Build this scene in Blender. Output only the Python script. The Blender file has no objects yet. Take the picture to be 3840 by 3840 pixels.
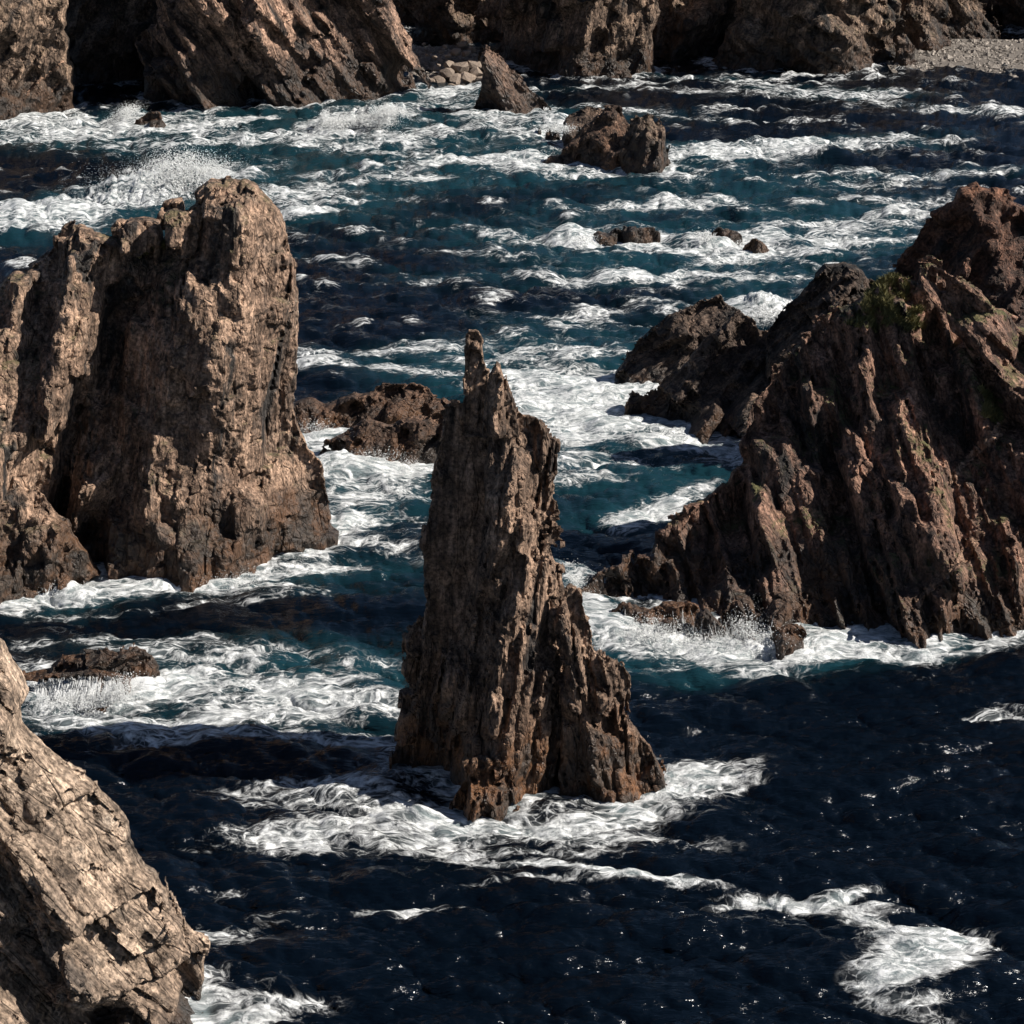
import bpy, math, random
import numpy as np
from mathutils import Vector, kdtree

# ------------------------------------------------------------------ camera, sky, sun, exposure
SC = bpy.context.scene
COL = SC.collection
H, PITCH, HALF = 45.0, math.radians(19.0), math.radians(12.0)
cam_d = bpy.data.cameras.new('camera'); cam = bpy.data.objects.new('camera', cam_d); COL.objects.link(cam)
cam.location = (0, 0, H); cam.rotation_euler = (math.pi/2 - PITCH, 0, 0)
cam_d.sensor_width = 36.0; cam_d.angle = 2*HALF; cam_d.clip_start = 0.5; cam_d.clip_end = 9000
SC.camera = cam

SUN_AZ, SUN_EL = 97.0, 40.0         # azimuth clockwise from +Y (the view direction), elevation
a, e = math.radians(SUN_AZ), math.radians(SUN_EL)
TO_SUN = Vector((math.sin(a)*math.cos(e), math.cos(a)*math.cos(e), math.sin(e)))
W = bpy.data.worlds.new('World'); SC.world = W; W.use_nodes = True
nt = W.node_tree; nt.nodes.clear()
sky = nt.nodes.new('ShaderNodeTexSky'); sky.sky_type = 'NISHITA'; sky.sun_disc = False
sky.sun_elevation = e; sky.sun_rotation = a; sky.air_density = 0.65; sky.dust_density = 0.3; sky.altitude = 20
bg = nt.nodes.new('ShaderNodeBackground'); bg.inputs[1].default_value = 0.05
wo = nt.nodes.new('ShaderNodeOutputWorld')
nt.links.new(sky.outputs[0], bg.inputs[0]); nt.links.new(bg.outputs[0], wo.inputs[0])
sl = bpy.data.lights.new('sun', 'SUN'); sl.energy = 5.0; sl.angle = math.radians(0.53); sl.color = (1.0, 0.955, 0.89)
so = bpy.data.objects.new('sun', sl); COL.objects.link(so)
so.rotation_euler = TO_SUN.to_track_quat('Z', 'Y').to_euler()
SC.view_settings.view_transform = 'Standard'; SC.view_settings.look = 'None'
SC.view_settings.exposure = 0.55; SC.view_settings.gamma = 1.0
SC.render.engine = 'CYCLES'
SC.cycles.max_bounces = 3; SC.cycles.diffuse_bounces = 1; SC.cycles.glossy_bounces = 2; SC.cycles.transmission_bounces = 2
SC.cycles.volume_step_rate = 3.0; SC.cycles.volume_max_steps = 48; SC.cycles.sample_clamp_direct = 6.0; SC.cycles.sample_clamp_indirect = 3.0; SC.cycles.use_adaptive_sampling = True; SC.cycles.adaptive_threshold = 0.035
SC.cycles.use_denoising = True

rng = np.random.default_rng(7)
F32 = np.float32

# ------------------------------------------------------------------ survey helpers: photo bearing + distance -> metres
T = math.tan(HALF)
def at(u, v, Y):
    nx = (u-966)/966*T; ny = (966-v)/966*T
    dy = math.cos(PITCH)+ny*math.sin(PITCH); dz = -math.sin(PITCH)+ny*math.cos(PITCH)
    t = Y/dy
    return nx*t, Y, H+dz*t
def sea_at(u, v):
    ny = (966-v)/966*T
    dy = math.cos(PITCH)+ny*math.sin(PITCH); dz = -math.sin(PITCH)+ny*math.cos(PITCH)
    t = -H/dz
    return (u-966)/966*T*t, dy*t
S2 = 1932/3840
def R(ox, oy, k): return lambda p: ((ox+p[0]*k)*S2, (oy+p[1]*k)*S2)
R1 = R(0, 0, .9938); R2 = R(1920, 0, .9938); R3 = R(0, 600, .8799); R4 = R(1100, 1200, 1.035)
R5 = R(2140, 640, .9626); R6 = R(0, 2200, .8488); R0 = lambda p: p

# ------------------------------------------------------------------ noise
def _hash(i, j, k, seed):
    with np.errstate(over='ignore'):
        h = (i.astype(np.uint32)*np.uint32(374761393) + j.astype(np.uint32)*np.uint32(668265263)
             + k.astype(np.uint32)*np.uint32(2147483647) + np.uint32((seed*1013904223) & 0xffffffff))
        h ^= h >> np.uint32(15); h *= np.uint32(2246822519); h ^= h >> np.uint32(13)
        h *= np.uint32(3266489917); h ^= h >> np.uint32(16)
    return h
_K = F32(1/1023.)
def _b(h, s): return ((h >> np.uint32(s)) & np.uint32(1023)).astype(F32)*_K
def perlin(p, seed=0):
    p = p.astype(F32); b = np.floor(p); f = p-b; b = b.astype(np.int64)
    w = f*f*f*(f*(f*6-15)+10)
    out = np.zeros(len(p), F32)
    for dx in (0, 1):
        wx = w[:, 0] if dx else 1-w[:, 0]
        for dy in (0, 1):
            wy = w[:, 1] if dy else 1-w[:, 1]
            for dz in (0, 1):
                wz = w[:, 2] if dz else 1-w[:, 2]
                h = _hash(b[:, 0]+dx, b[:, 1]+dy, b[:, 2]+dz, seed)
                g = (_b(h, 0)-.5)*(f[:, 0]-dx)+(_b(h, 10)-.5)*(f[:, 1]-dy)+(_b(h, 20)-.5)*(f[:, 2]-dz)
                out += g*wx*wy*wz
    return out*2.2
def fbm(p, oct=3, seed=0, gain=.5, lac=2.03):
    s = np.zeros(len(p), F32); a_ = 1.0
    for o in range(oct):
        s += a_*perlin(p, seed+o*17); p = p*lac; a_ *= gain
    return s
def voronoi(p, seed=0):
    """cellular noise: returns F1, F2, cell hash, offset from the cell's seed point"""
    p = p.astype(F32); b = np.floor(p); f = (p-b); b = b.astype(np.int64); n = len(p)
    F1 = np.full(n, 9., F32); F2 = np.full(n, 9., F32); cid = np.zeros(n, np.uint32); D = np.zeros((n, 3), F32)
    for dx in (-1, 0, 1):
        for dy in (-1, 0, 1):
            for dz in (-1, 0, 1):
                h = _hash(b[:, 0]+dx, b[:, 1]+dy, b[:, 2]+dz, seed)
                ex = f[:, 0]-dx-_b(h, 0); ey = f[:, 1]-dy-_b(h, 10); ez = f[:, 2]-dz-_b(h, 20)
                d = ex*ex+ey*ey+ez*ez
                m = d < F1
                F2 = np.where(m, F1, np.minimum(F2, d))
                F1 = np.where(m, d, F1); cid = np.where(m, h, cid)
                D[m, 0] = ex[m]; D[m, 1] = ey[m]; D[m, 2] = ez[m]
    return np.sqrt(F1), np.sqrt(F2), cid, D
def rehash(c, s):
    return _hash(c.astype(np.int64), (c >> np.uint32(7)).astype(np.int64), np.full(len(c), s, np.int64), 91)

# ------------------------------------------------------------------ mesh helpers
def mesh_from(name, V, Q, smooth=False):
    """V (n,3), Q (m,3|4) -> mesh"""
    m = bpy.data.meshes.new(name); k = Q.shape[1]
    m.vertices.add(len(V)); m.vertices.foreach_set('co', V.astype(F32).ravel())
    m.loops.add(Q.size); m.loops.foreach_set('vertex_index', Q.astype(np.int32).ravel())
    m.polygons.add(len(Q)); m.polygons.foreach_set('loop_start', np.arange(0, Q.size, k, dtype=np.int32))
    m.polygons.foreach_set('use_smooth', np.full(len(Q), smooth))
    m.update(calc_edges=True)
    return m
def attr(m, name, vals):
    at_ = m.attributes.new(name, 'FLOAT', 'POINT'); at_.data.foreach_set('value', vals.astype(F32))
def obj(name, m, mat, parent=None):
    o = bpy.data.objects.new(name, m); COL.objects.link(o); m.materials.clear(); m.materials.append(mat)
    if parent: o.parent = parent
    return o
def tag(o, label=None, cat=None, group=None, kind=None):
    if label: o['label'] = label
    if cat: o['category'] = cat
    if group: o['group'] = group
    if kind: o['kind'] = kind
    return o
def thing(name, loc, label, cat, group=None):
    o = bpy.data.objects.new(name, None); COL.objects.link(o); o.location = loc; o.empty_display_size = .5
    return tag(o, label, cat, group)
def normals(V, Q):
    n = np.zeros_like(V)
    fn = np.cross(V[Q[:, 2]]-V[Q[:, 0]], V[Q[:, 3]]-V[Q[:, 1]])
    for c in range(4):
        for ax in range(3):
            n[:, ax] += np.bincount(Q[:, c], weights=fn[:, ax], minlength=len(V))
    return (n/np.maximum(np.linalg.norm(n, axis=1, keepdims=True), 1e-9)).astype(F32)

def surface_nets(F, org, h):
    nx, ny, nz = F.shape
    ins = F < 0
    c = np.zeros((nx-1, ny-1, nz-1), np.int8)
    for dx in (0, 1):
        for dy in (0, 1):
            for dz in (0, 1):
                c += ins[dx:nx-1+dx, dy:ny-1+dy, dz:nz-1+dz]
    I, J, K = np.nonzero((c > 0) & (c < 8))
    idx = np.full(c.shape, -1, np.int32); idx[I, J, K] = np.arange(len(I))
    acc = np.zeros((len(I), 3), F32); cnt = np.zeros(len(I), F32)
    corners = [(x, y, z) for x in (0, 1) for y in (0, 1) for z in (0, 1)]
    val = {q: F[I+q[0], J+q[1], K+q[2]] for q in corners}
    for q in corners:
        for ax in range(3):
            if q[ax]: continue
            r = list(q); r[ax] = 1; r = tuple(r)
            va, vb = val[q], val[r]; m = (va < 0) != (vb < 0)
            t = np.where(m, va/np.where(m, va-vb, 1), 0).astype(F32)
            for k in range(3):
                acc[:, k] += m*(q[k]+(t if k == ax else 0))
            cnt += m
    V = acc/np.maximum(cnt, 1)[:, None]+np.stack([I, J, K], 1)
    V = V*h+np.array(org)
    quads = []
    for ax in range(3):
        s0 = [slice(None)]*3; s1 = [slice(None)]*3
        s0[ax] = slice(0, -1); s1[ax] = slice(1, None)
        A, B = ins[tuple(s0)], ins[tuple(s1)]
        P = np.stack(np.nonzero(A != B), 1)
        b, d = (ax+1) % 3, (ax+2) % 3
        sh = F.shape
        ok = (P[:, b] > 0) & (P[:, b] < sh[b]-1) & (P[:, d] > 0) & (P[:, d] < sh[d]-1)
        P = P[ok]; flip = A[P[:, 0], P[:, 1], P[:, 2]]
        def g(ob, od):
            q = P.copy(); q[:, b] += ob; q[:, d] += od
            return idx[q[:, 0], q[:, 1], q[:, 2]]
        q4 = np.stack([g(-1, -1), g(0, -1), g(0, 0), g(-1, 0)], 1)
        q4[~flip] = q4[~flip][:, ::-1]
        quads.append(q4)
    Q = np.concatenate(quads)
    Q = Q[(Q >= 0).all(1)]
    return V, Q

def seg_dist(X, Z, a, b):
    dx, dz = b[0]-a[0], b[1]-a[1]; L = dx*dx+dz*dz+1e-9
    t = np.clip(((X-a[0])*dx+(Z-a[1])*dz)/L, 0, 1)
    return np.hypot(X-a[0]-t*dx, Z-a[1]-t*dz), t
def poly_sd(X, Z, P):
    d = np.full(X.shape, 1e9); inside = np.zeros(X.shape, bool); n = len(P)
    for i in range(n):
        a_, b_ = P[i], P[(i+1) % n]
        d = np.minimum(d, seg_dist(X, Z, a_, b_)[0])
        m = ((a_[1] > Z) != (b_[1] > Z))
        if abs(b_[1]-a_[1]) > 1e-9:
            xi = a_[0]+(Z-a_[1])/(b_[1]-a_[1])*(b_[0]-a_[0])
            inside ^= m & (X < xi)
    return np.where(inside, -d, d)
def line_dist(X, Z, pts):
    d = np.full(X.shape, 1e9)
    for a_, b_ in zip(pts[:-1], pts[1:]): d = np.minimum(d, seg_dist(X, Z, a_, b_)[0])
    return d

WATERLINE = []          # points where rock meets sea
ROCKV = {}              # vertices of rocks kept for water films and grass
_seed = [10]
def rock(name, parent, mat, reg, outline, Y, h=.12, D=5., s=1., Db=4., sb=1., t0=.35, tilt=(0, 0), grooves=(), folds=(), cuts=(),
         dip=88., A=(3., .8, 1., .35), B=(.9, .28, .4, .12), low=(4., .5), crack=.15, fine=.025, wob=.3, zmin=-1.6, ytwist=0, label=None, keep=None, smooth=False, fac=None, saw=.3, sawz=0., flare=None, yline=None):
    """A rock body: traced outline standing at distance Y, thickened forward (D, slope s) and back (Db, sb),
    with gullies / ribs / folds carved in its face, then broken into joint blocks along its dip."""
    _seed[0] += 31; sd = _seed[0]
    if yline:                # the crest runs towards or away from the viewer
        yu = [reg((q[0], 0))[0] for q in yline]; yy = [q[1] for q in yline]
        Yp = lambda p: float(np.interp(reg(p)[0], yu, yy))
    else: Yp = lambda p: Y
    W2 = lambda L: [(at(*reg(p), Yp(p))[0], at(*reg(p), Yp(p))[2]) for p in L]
    P = np.array(W2(outline))
    x0, x1 = P[:, 0].min()-.8, P[:, 0].max()+.8; z1 = P[:, 1].max()+.8
    xs = np.arange(x0, x1+h, h); zs = np.arange(zmin, z1+h, h)
    X, Z = np.meshgrid(xs, zs, indexing='ij')
    pp = np.stack([X.ravel()/2.2, np.full(X.size, sd*.37), Z.ravel()/2.2], 1)
    wobn = fbm(pp, 3, sd).reshape(X.shape)
    e_ = -poly_sd(X, Z, P)+wob*wobn
    ec = np.maximum(e_, 0)
    D0 = D; DB = Db
    fr = D0*np.tanh(s*ec/D0)+t0*(e_ > 0); bk = DB*np.tanh(sb*ec/DB)+t0*(e_ > 0)
    xc = (x0+x1)/2
    Yr = Y if not yline else np.interp(X, [at(*reg((q[0], 1000)), q[1])[0] for q in yline], yy)
    yf = Yr-fr+(tilt[0]*(X-xc)+tilt[1]*Z)*(1-np.exp(-ec/1.5))
    if flare: yf = yf-flare[1]*np.clip(1-Z/flare[0], 0, 1.3)**1.2*(1-np.exp(-ec/1.5))
    for line, wd, dep in grooves:
        d = line_dist(X+.35*wobn, Z, W2(line)); yf = yf+dep*np.exp(-(d/wd)**2)*(1-np.exp(-ec/.8))
    for line, slope, mx in folds:          # left of the line the face falls back
        L = sorted(W2(line), key=lambda q: q[1])
        xr = np.interp(Z, [q[1] for q in L], [q[0] for q in L])
        d = np.maximum(xr-X, 0) if slope > 0 else np.maximum(X-xr, 0)
        yf = yf+np.minimum(abs(slope)*d, mx)*(1-np.exp(-ec/.8))
    # joint blocks: the face is a set of flat facets, stepped against each other along the dip
    th = math.radians(dip); ca, sa = math.cos(th), math.sin(th)
    def facets(yf, e_, la, lb, rnd, sd_, cdep, tl_):
        n = X.size; sh = X.shape; rg = np.random.default_rng(sd_)
        d_ = math.radians(dip+rg.uniform(-7, 7)); ca, sa = math.cos(d_), math.sin(d_)
        wx = perlin(np.stack([X.ravel()/(lb*5), np.zeros(n), Z.ravel()/(lb*5)], 1), sd_+5).reshape(sh)
        U = (X*ca+Z*sa)/la; Wc = (-X*sa+Z*ca)/lb+wx*.7
        bw = np.cumsum(rg.lognormal(0, .55, 4000)*.9)-1200; bu = np.cumsum(rg.lognormal(0, .6, 4000)*.9)-1500
        iw = np.clip(np.searchsorted(bw, Wc), 1, 3998); w0, w1 = bw[iw-1], bw[iw]
        hl = rehash(iw.ravel().astype(np.uint32), 9)
        off = (_b(hl, 0)*400).reshape(sh); shear = ((_b(hl, 10)-.5)*1.5).reshape(sh)
        Wm = (w0+w1)/2
        Us = U+off+shear*(Wc-Wm)*lb/la
        iu = np.clip(np.searchsorted(bu, Us), 1, 3998); u0, u1 = bu[iu-1], bu[iu]
        cid = _hash(iw.ravel(), iu.ravel(), np.zeros(n, np.int64), sd_)
        du = (Us-(u0+u1)/2)*la; dw = (Wc-Wm)*lb
        edm = np.minimum(np.minimum(Wc-w0, w1-Wc)*lb, np.minimum(Us-u0, u1-Us)*la*.8)      # metres to the nearest joint
        ox, oz = du*ca-dw*sa, du*sa+dw*ca                      # offset from the block's centre, metres
        ci = np.clip(np.rint((X-ox-x0)/h).astype(int), 0, sh[0]-1); cj = np.clip(np.rint((Z-oz-zmin)/h).astype(int), 0, sh[1]-1)
        ys_ = yf.copy()
        r_ = max(1, int(lb/h*.35))
        for ax in (0, 1):
            acc = np.zeros_like(ys_)
            for o_ in range(-r_, r_+1): acc += np.take(ys_, np.clip(np.arange(sh[ax])+o_, 0, sh[ax]-1), axis=ax)
            ys_ = acc/(2*r_+1)
        gx, gz = np.gradient(ys_, h)
        gm = np.maximum(1, np.hypot(gx, gz)/1.6); gx /= gm; gz /= gm
        hh = rehash(cid, 5); r = (_b(hh, 0)-.5).reshape(sh)*2; t1 = (_b(hh, 10)-.5).reshape(sh); t2 = (_b(hh, 20)-.5).reshape(sh)
        new = ys_[ci, cj]+gx[ci, cj]*ox*.8+gz[ci, cj]*oz*.9+rnd*r*.8+tl_*(t1*1.5*dw+t2*.6*du*min(1, 2*lb/la))+saw*(.6+t1)*ox+sawz*(.6+t2)*oz
        new = np.clip(new, yf-3*rnd, yf+3*rnd)
        edge = np.clip(edm/(1.1*h), 0, 1)
        return np.where(e_ > .05, new+cdep*(1-edge), yf), e_+rnd*.55*r*np.exp(-np.abs(e_)/1.2)*(np.abs(e_) < 2.5)
    ntile = fac or ((A[0]*1.6, A[1]*2.2, A[3]*1.3), (A[0]*.7, A[1]*.85, A[3]*.5), (A[0]*.3, A[1]*.36, A[3]*.14))
    for q_, (la, lb, rd) in enumerate(ntile): yf, e_ = facets(yf, e_, la, lb, rd, sd+200+q_, crack*(3.0, 1.2, .25)[q_], (1.0, 1.15, .9)[q_])
    if h < .085: yf = np.minimum(yf, Y+.2)           # slender rock: joints never cut right through
    yb = Yr+bk
    yb = np.maximum(yb, yf+.3*(e_ > 0))
    def field(yf, yb, e_, y0, y1, hh, z0, cap=None):
        ys = np.arange(y0, y1+hh, hh).astype(F32)
        F = np.maximum(np.maximum(yf.astype(F32)[:, None, :]-ys[None, :, None], ys[None, :, None]-yb.astype(F32)[:, None, :])*F32(.6), (-e_).astype(F32)[:, None, :])
        if cap is not None: F = np.maximum(F, F32(cap)-ys[None, :, None])
        return surface_nets(F, (x0, y0, z0), hh)
    y0, y1 = yf[e_ > 0].min()-1.0, yb[e_ > 0].max()+1.0
    V, Q = field(yf, yb, e_, y0, y1 if yline else min(Y+.8, y1), h, zmin)
    k_ = 3                                   # the side turned away is meshed more coarsely
    Vb, Qb = (np.zeros((0, 3), F32), np.zeros((0, 4), int)) if yline else field(yf[::k_, ::k_], yb[::k_, ::k_], e_[::k_, ::k_], Y-.2, y1, h*k_, zmin, Y+.1)
    Q = np.concatenate([Q, Qb+len(V)]); V = np.concatenate([V, Vb])
    V = V.astype(F32)
    # ---- joint blocks
    N = normals(V, Q)
    V = V+N*(.55*low[1]*fbm(V/low[0], 3, sd+3))[:, None]
    def local(V):
        X_, Y_ = V[:, 0], V[:, 1]
        if ytwist:
            c_, s_ = math.cos(math.radians(ytwist)), math.sin(math.radians(ytwist))
            X_, Y_ = c_*X_+s_*Y_, -s_*X_+c_*Y_
        return np.stack([X_*ca+V[:, 2]*sa, -X_*sa+V[:, 2]*ca, Y_], 1)
    tint = None
    for n_, (la, lb, lc, am) in enumerate(((A[0]*.9, A[1]*.9, A[2]*.9, A[3]*.07), (B[0], B[1], B[2], B[3]*.15))):
        N = normals(V, Q)
        L = local(V)
        wz = .35*perlin(V/(lb*2.5), sd+40+n_)
        q = np.stack([L[:, 0]/la, L[:, 1]/lb, L[:, 2]/lc], 1)+wz[:, None]
        f1, f2, cid, dd = voronoi(q, sd+n_)
        r = _b(rehash(cid, 1), 3)-.5; hh = rehash(cid, 2)
        tl = (_b(hh, 0)-.5)*dd[:, 0]+(_b(hh, 10)-.5)*dd[:, 1]*1.6+(_b(hh, 20)-.5)*dd[:, 2]*1.6
        edge = np.clip((f2-f1)/.14, 0, 1)
        d = am*(1.6*r+1.3*tl)-crack*(am/.35)*(1-edge)**2
        V = V+N*d[:, None]
        if n_ == 0: tint = r+.5; ed0 = edge
    loc = np.array(parent.location) if parent else np.zeros(3)
    m = mesh_from(name, V-loc.astype(F32), Q, smooth)
    attr(m, 'tint', tint)
    o = obj(name, m, mat, parent)
    if label: o['label'] = label
    w = V[np.abs(V[:, 2]) < .35]
    if len(w): WATERLINE.append(w[::max(1, len(w)//3000)])
    if keep: ROCKV.setdefault(keep, []).append((V, Q, normals(V, Q)))
    return o

# ------------------------------------------------------------------ materials
def nodes(m):
    m.use_nodes = True; t = m.node_tree; t.nodes.clear(); return t
class NB:
    def __init__(s, t): s.t = t
    def n(s, ty, **k):
        x = s.t.nodes.new(ty)
        for a_, b_ in k.items(): setattr(x, a_, b_)
        return x
    def l(s, a_, b_): s.t.links.new(a_, b_)
    def val(s, sock, v):
        if hasattr(v, 'is_output') : s.l(v, sock)
        else: sock.default_value = v
    def math(s, op, a_, b_=0., c_=0., clamp=False):
        x = s.n('ShaderNodeMath', operation=op, use_clamp=clamp)
        for i, v in enumerate((a_, b_, c_)): s.val(x.inputs[i], v)
        return x.outputs[0]
    def mix(s, f, a_, b_, bt='MIX'):
        x = s.n('ShaderNodeMix', data_type='RGBA', blend_type=bt)
        s.val(x.inputs[0], f); s.val(x.inputs[6], a_); s.val(x.inputs[7], b_)
        return x.outputs[2]
    def ramp(s, v, lo, hi, a_=0., b_=1., smooth=True):
        x = s.n('ShaderNodeMapRange', interpolation_type='SMOOTHSTEP' if smooth else 'LINEAR')
        s.val(x.inputs[0], v); s.val(x.inputs[1], lo); s.val(x.inputs[2], hi); x.inputs[3].default_value = a_; x.inputs[4].default_value = b_
        return x.outputs[0]
    def noise(s, vec, sc, det=4, rough=.55, dist=0.):
        x = s.n('ShaderNodeTexNoise'); s.l(vec, x.inputs['Vector']); x.inputs['Scale'].default_value = sc
        x.inputs['Detail'].default_value = det; x.inputs['Roughness'].default_value = rough; x.inputs['Distortion'].default_value = dist
        return x.outputs['Fac']
    def mapping(s, vec, rot=(0, 0, 0), sc=(1, 1, 1), loc=(0, 0, 0)):
        x = s.n('ShaderNodeMapping'); s.l(vec, x.inputs[0]); x.inputs['Rotation'].default_value = rot
        x.inputs['Scale'].default_value = sc; x.inputs['Location'].default_value = loc
        return x.outputs[0]
def rgb(*c): return (c[0], c[1], c[2], 1)

def rock_mat(name, light, mid, dark, dip=88, k=1., wet=2.5, rust=.4, darkamt=.35, green=0., lichen=.15, scale=1.):
    m = bpy.data.materials.new(name); b = NB(nodes(m))
    geo = b.n('ShaderNodeNewGeometry'); pos = geo.outputs['Position']
    st = b.mapping(pos, rot=(0, math.radians(dip), 0))          # x along the strata after turning
    st2 = b.mapping(st, sc=(.22, 1, 1))
    big = b.noise(pos, .13*scale, 5, .6, .5)
    band = b.noise(st2, .55*scale, 6, .62, .6)
    med = b.noise(pos, 1.1*scale, 6, .65)
    fin = b.noise(pos, 6*scale, 5, .7)
    tint = b.n('ShaderNodeAttribute', attribute_name='tint').outputs['Fac']
    c = b.mix(b.ramp(big, .36, .64), rgb(*light), rgb(*mid))
    c = b.mix(b.math('MULTIPLY', b.ramp(tint, .1, .9, -.35, .6, False), 1., clamp=True), c, rgb(*[x*.62 for x in mid]))
    c = b.mix(b.math('MULTIPLY', b.ramp(band, .5, .66), min(1., darkamt*2)), c, rgb(*dark))
    c = b.mix(b.math('MULTIPLY', b.ramp(b.noise(pos, .35*scale, 7, .66, .8), .54, .68), darkamt), c, rgb(*dark))
    if lichen:
        c = b.mix(b.math('MULTIPLY', b.ramp(b.noise(pos, .9*scale, 8, .72), .56, .7), lichen), c, rgb(.5, .44, .37))
    c = b.mix(.9, c, b.mix(b.ramp(fin, .34, .64), rgb(.28, .265, .25), rgb(1.4, 1.36, 1.32)), 'MULTIPLY')
    c = b.mix(.8, c, b.mix(b.ramp(med, .36, .62), rgb(.4, .385, .37), rgb(1.3, 1.28, 1.26)), 'MULTIPLY')
    grain = b.noise(b.mapping(st, sc=(.12, 1, .8)), 3.2*scale, 5, .7, .2)
    c = b.mix(.75, c, b.mix(b.ramp(grain, .38, .6), rgb(.42, .40, .385), rgb(1.25, 1.24, 1.22)), 'MULTIPLY')
    if green:
        up = b.n('ShaderNodeSeparateXYZ'); b.l(geo.outputs['Normal'], up.inputs[0])
        g = b.math('MULTIPLY', b.ramp(up.outputs[2], .35, .8), b.ramp(b.noise(pos, .4, 6, .7), .48, .62))
        c = b.mix(b.math('MULTIPLY', g, green), c, rgb(.10, .095, .035))
    z = b.n('ShaderNodeSeparateXYZ'); b.l(pos, z.inputs[0])
    zz = b.math('ADD', z.outputs[2], b.math('MULTIPLY', b.math('SUBTRACT', b.noise(pos, .35, 5, .6), .5), -wet*1.8))
    wetf = b.ramp(zz, wet*.3, wet*1.1, 1., 0.)
    rustc = b.mix(b.ramp(b.noise(pos, .5, 6, .65), .42, .6), rgb(.045, .032, .024), rgb(.17, .075, .03))
    c2 = b.mix(rust, rgb(.03, .027, .024), rustc)
    c2 = b.mix(.7, c2, b.mix(b.ramp(fin, .3, .7), rgb(.4, .4, .4), rgb(1.5, 1.45, 1.4)), 'MULTIPLY')
    c = b.mix(b.math('MULTIPLY', wetf, .93), c, c2)
    ro = b.math('ADD', b.math('MULTIPLY', wetf, -.42), .88)
    # fine relief: chips and hairline joints
    nn = b.n('ShaderNodeTexNoise'); b.l(pos, nn.inputs[0]); nn.inputs['Scale'].default_value = 1.4*scale; nn.inputs['Detail'].default_value = 2
    wv = b.n('ShaderNodeVectorMath', operation='MULTIPLY_ADD'); b.l(nn.outputs['Color'], wv.inputs[0]); wv.inputs[1].default_value = (.3, .3, .3); b.l(st, wv.inputs[2])
    def chips(sc, v3):
        x = b.n('ShaderNodeTexVoronoi', feature='F1', distance='CHEBYCHEV'); x.inputs['Scale'].default_value = sc*scale
        b.l(b.mapping(wv.outputs[0], rot=(.3, .2, .4), sc=v3), x.inputs['Vector']); return x.outputs['Distance']
    cr = b.n('ShaderNodeTexVoronoi', feature='DISTANCE_TO_EDGE'); cr.inputs['Scale'].default_value = 1.1*scale; b.l(b.mapping(st, sc=(.22, 1.3, .9)), cr.inputs['Vector'])
    hgt = b.math('ADD', b.math('MULTIPLY', b.ramp(cr.outputs['Distance'], 0., .04), .28), b.math('ADD', b.math('MULTIPLY', chips(1.5, (.4, 1.2, 1.)), -1.0), b.math('ADD', b.math('MULTIPLY', chips(4., (.5, 1.1, 1.)), -.42), b.math('ADD', b.math('MULTIPLY', fin, .18), b.math('MULTIPLY', grain, .55)))))
    bp = b.n('ShaderNodeBump'); bp.inputs['Strength'].default_value = 1.; bp.inputs['Distance'].default_value = .30*k/scale
    b.l(hgt, bp.inputs['Height'])
    p = b.n('ShaderNodeBsdfPrincipled'); b.l(c, p.inputs['Base Color']); b.l(ro, p.inputs['Roughness']); b.l(bp.outputs[0], p.inputs['Normal'])
    p.inputs['Specular IOR Level'].default_value = .35
    o = b.n('ShaderNodeOutputMaterial'); b.l(p.outputs[0], o.inputs[0])
    return m

M_STACK = rock_mat('stack_rock', (.40, .272, .195), (.22, .15, .108), (.036, .031, .029), 88, wet=4.4, rust=.9, darkamt=.58)
M_LEFT = rock_mat('left_rock', (.44, .30, .215), (.27, .183, .132), (.045, .04, .037), 80, wet=5.0, rust=.5, darkamt=.6, green=.5, lichen=.3)
M_RIGHT = rock_mat('right_rock', (.37, .215, .152), (.18, .11, .082), (.034, .03, .028), 105, wet=3.8, rust=.4, darkamt=.5, green=.9)
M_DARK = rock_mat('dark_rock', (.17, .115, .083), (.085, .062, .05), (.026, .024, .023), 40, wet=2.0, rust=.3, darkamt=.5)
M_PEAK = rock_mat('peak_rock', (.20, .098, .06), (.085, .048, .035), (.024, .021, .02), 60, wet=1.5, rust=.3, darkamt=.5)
M_FORE = rock_mat('foreground_rock', (.46, .355, .27), (.31, .232, .175), (.075, .063, .055), -52, wet=1.0, rust=.2, darkamt=.45, lichen=.35)
M_FAR = rock_mat('far_cliff_rock', (.46, .298, .215), (.26, .17, .126), (.042, .036, .033), -60, wet=6.5, rust=.25, darkamt=.5, scale=.6, k=1.3)
M_FARG = rock_mat('far_grey_rock', (.37, .262, .188), (.18, .127, .094), (.036, .032, .03), 70, wet=5.0, rust=.3, darkamt=.5, scale=.6, k=1.3, green=.3)
M_VEIN = rock_mat('vein_rock', (.42, .27, .19), (.30, .19, .13), (.10, .07, .055), 45, wet=.8, rust=.4, darkamt=.25)
M_BLACK = rock_mat('black_rock', (.13, .088, .066), (.07, .05, .04), (.024, .021, .02), 10, wet=2.0, rust=.35, darkamt=.4)
M_WETROCK = rock_mat('wet_reef_rock', (.17, .10, .066), (.08, .053, .039), (.024, .021, .02), 60, wet=2.2, rust=.5, darkamt=.4)

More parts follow.
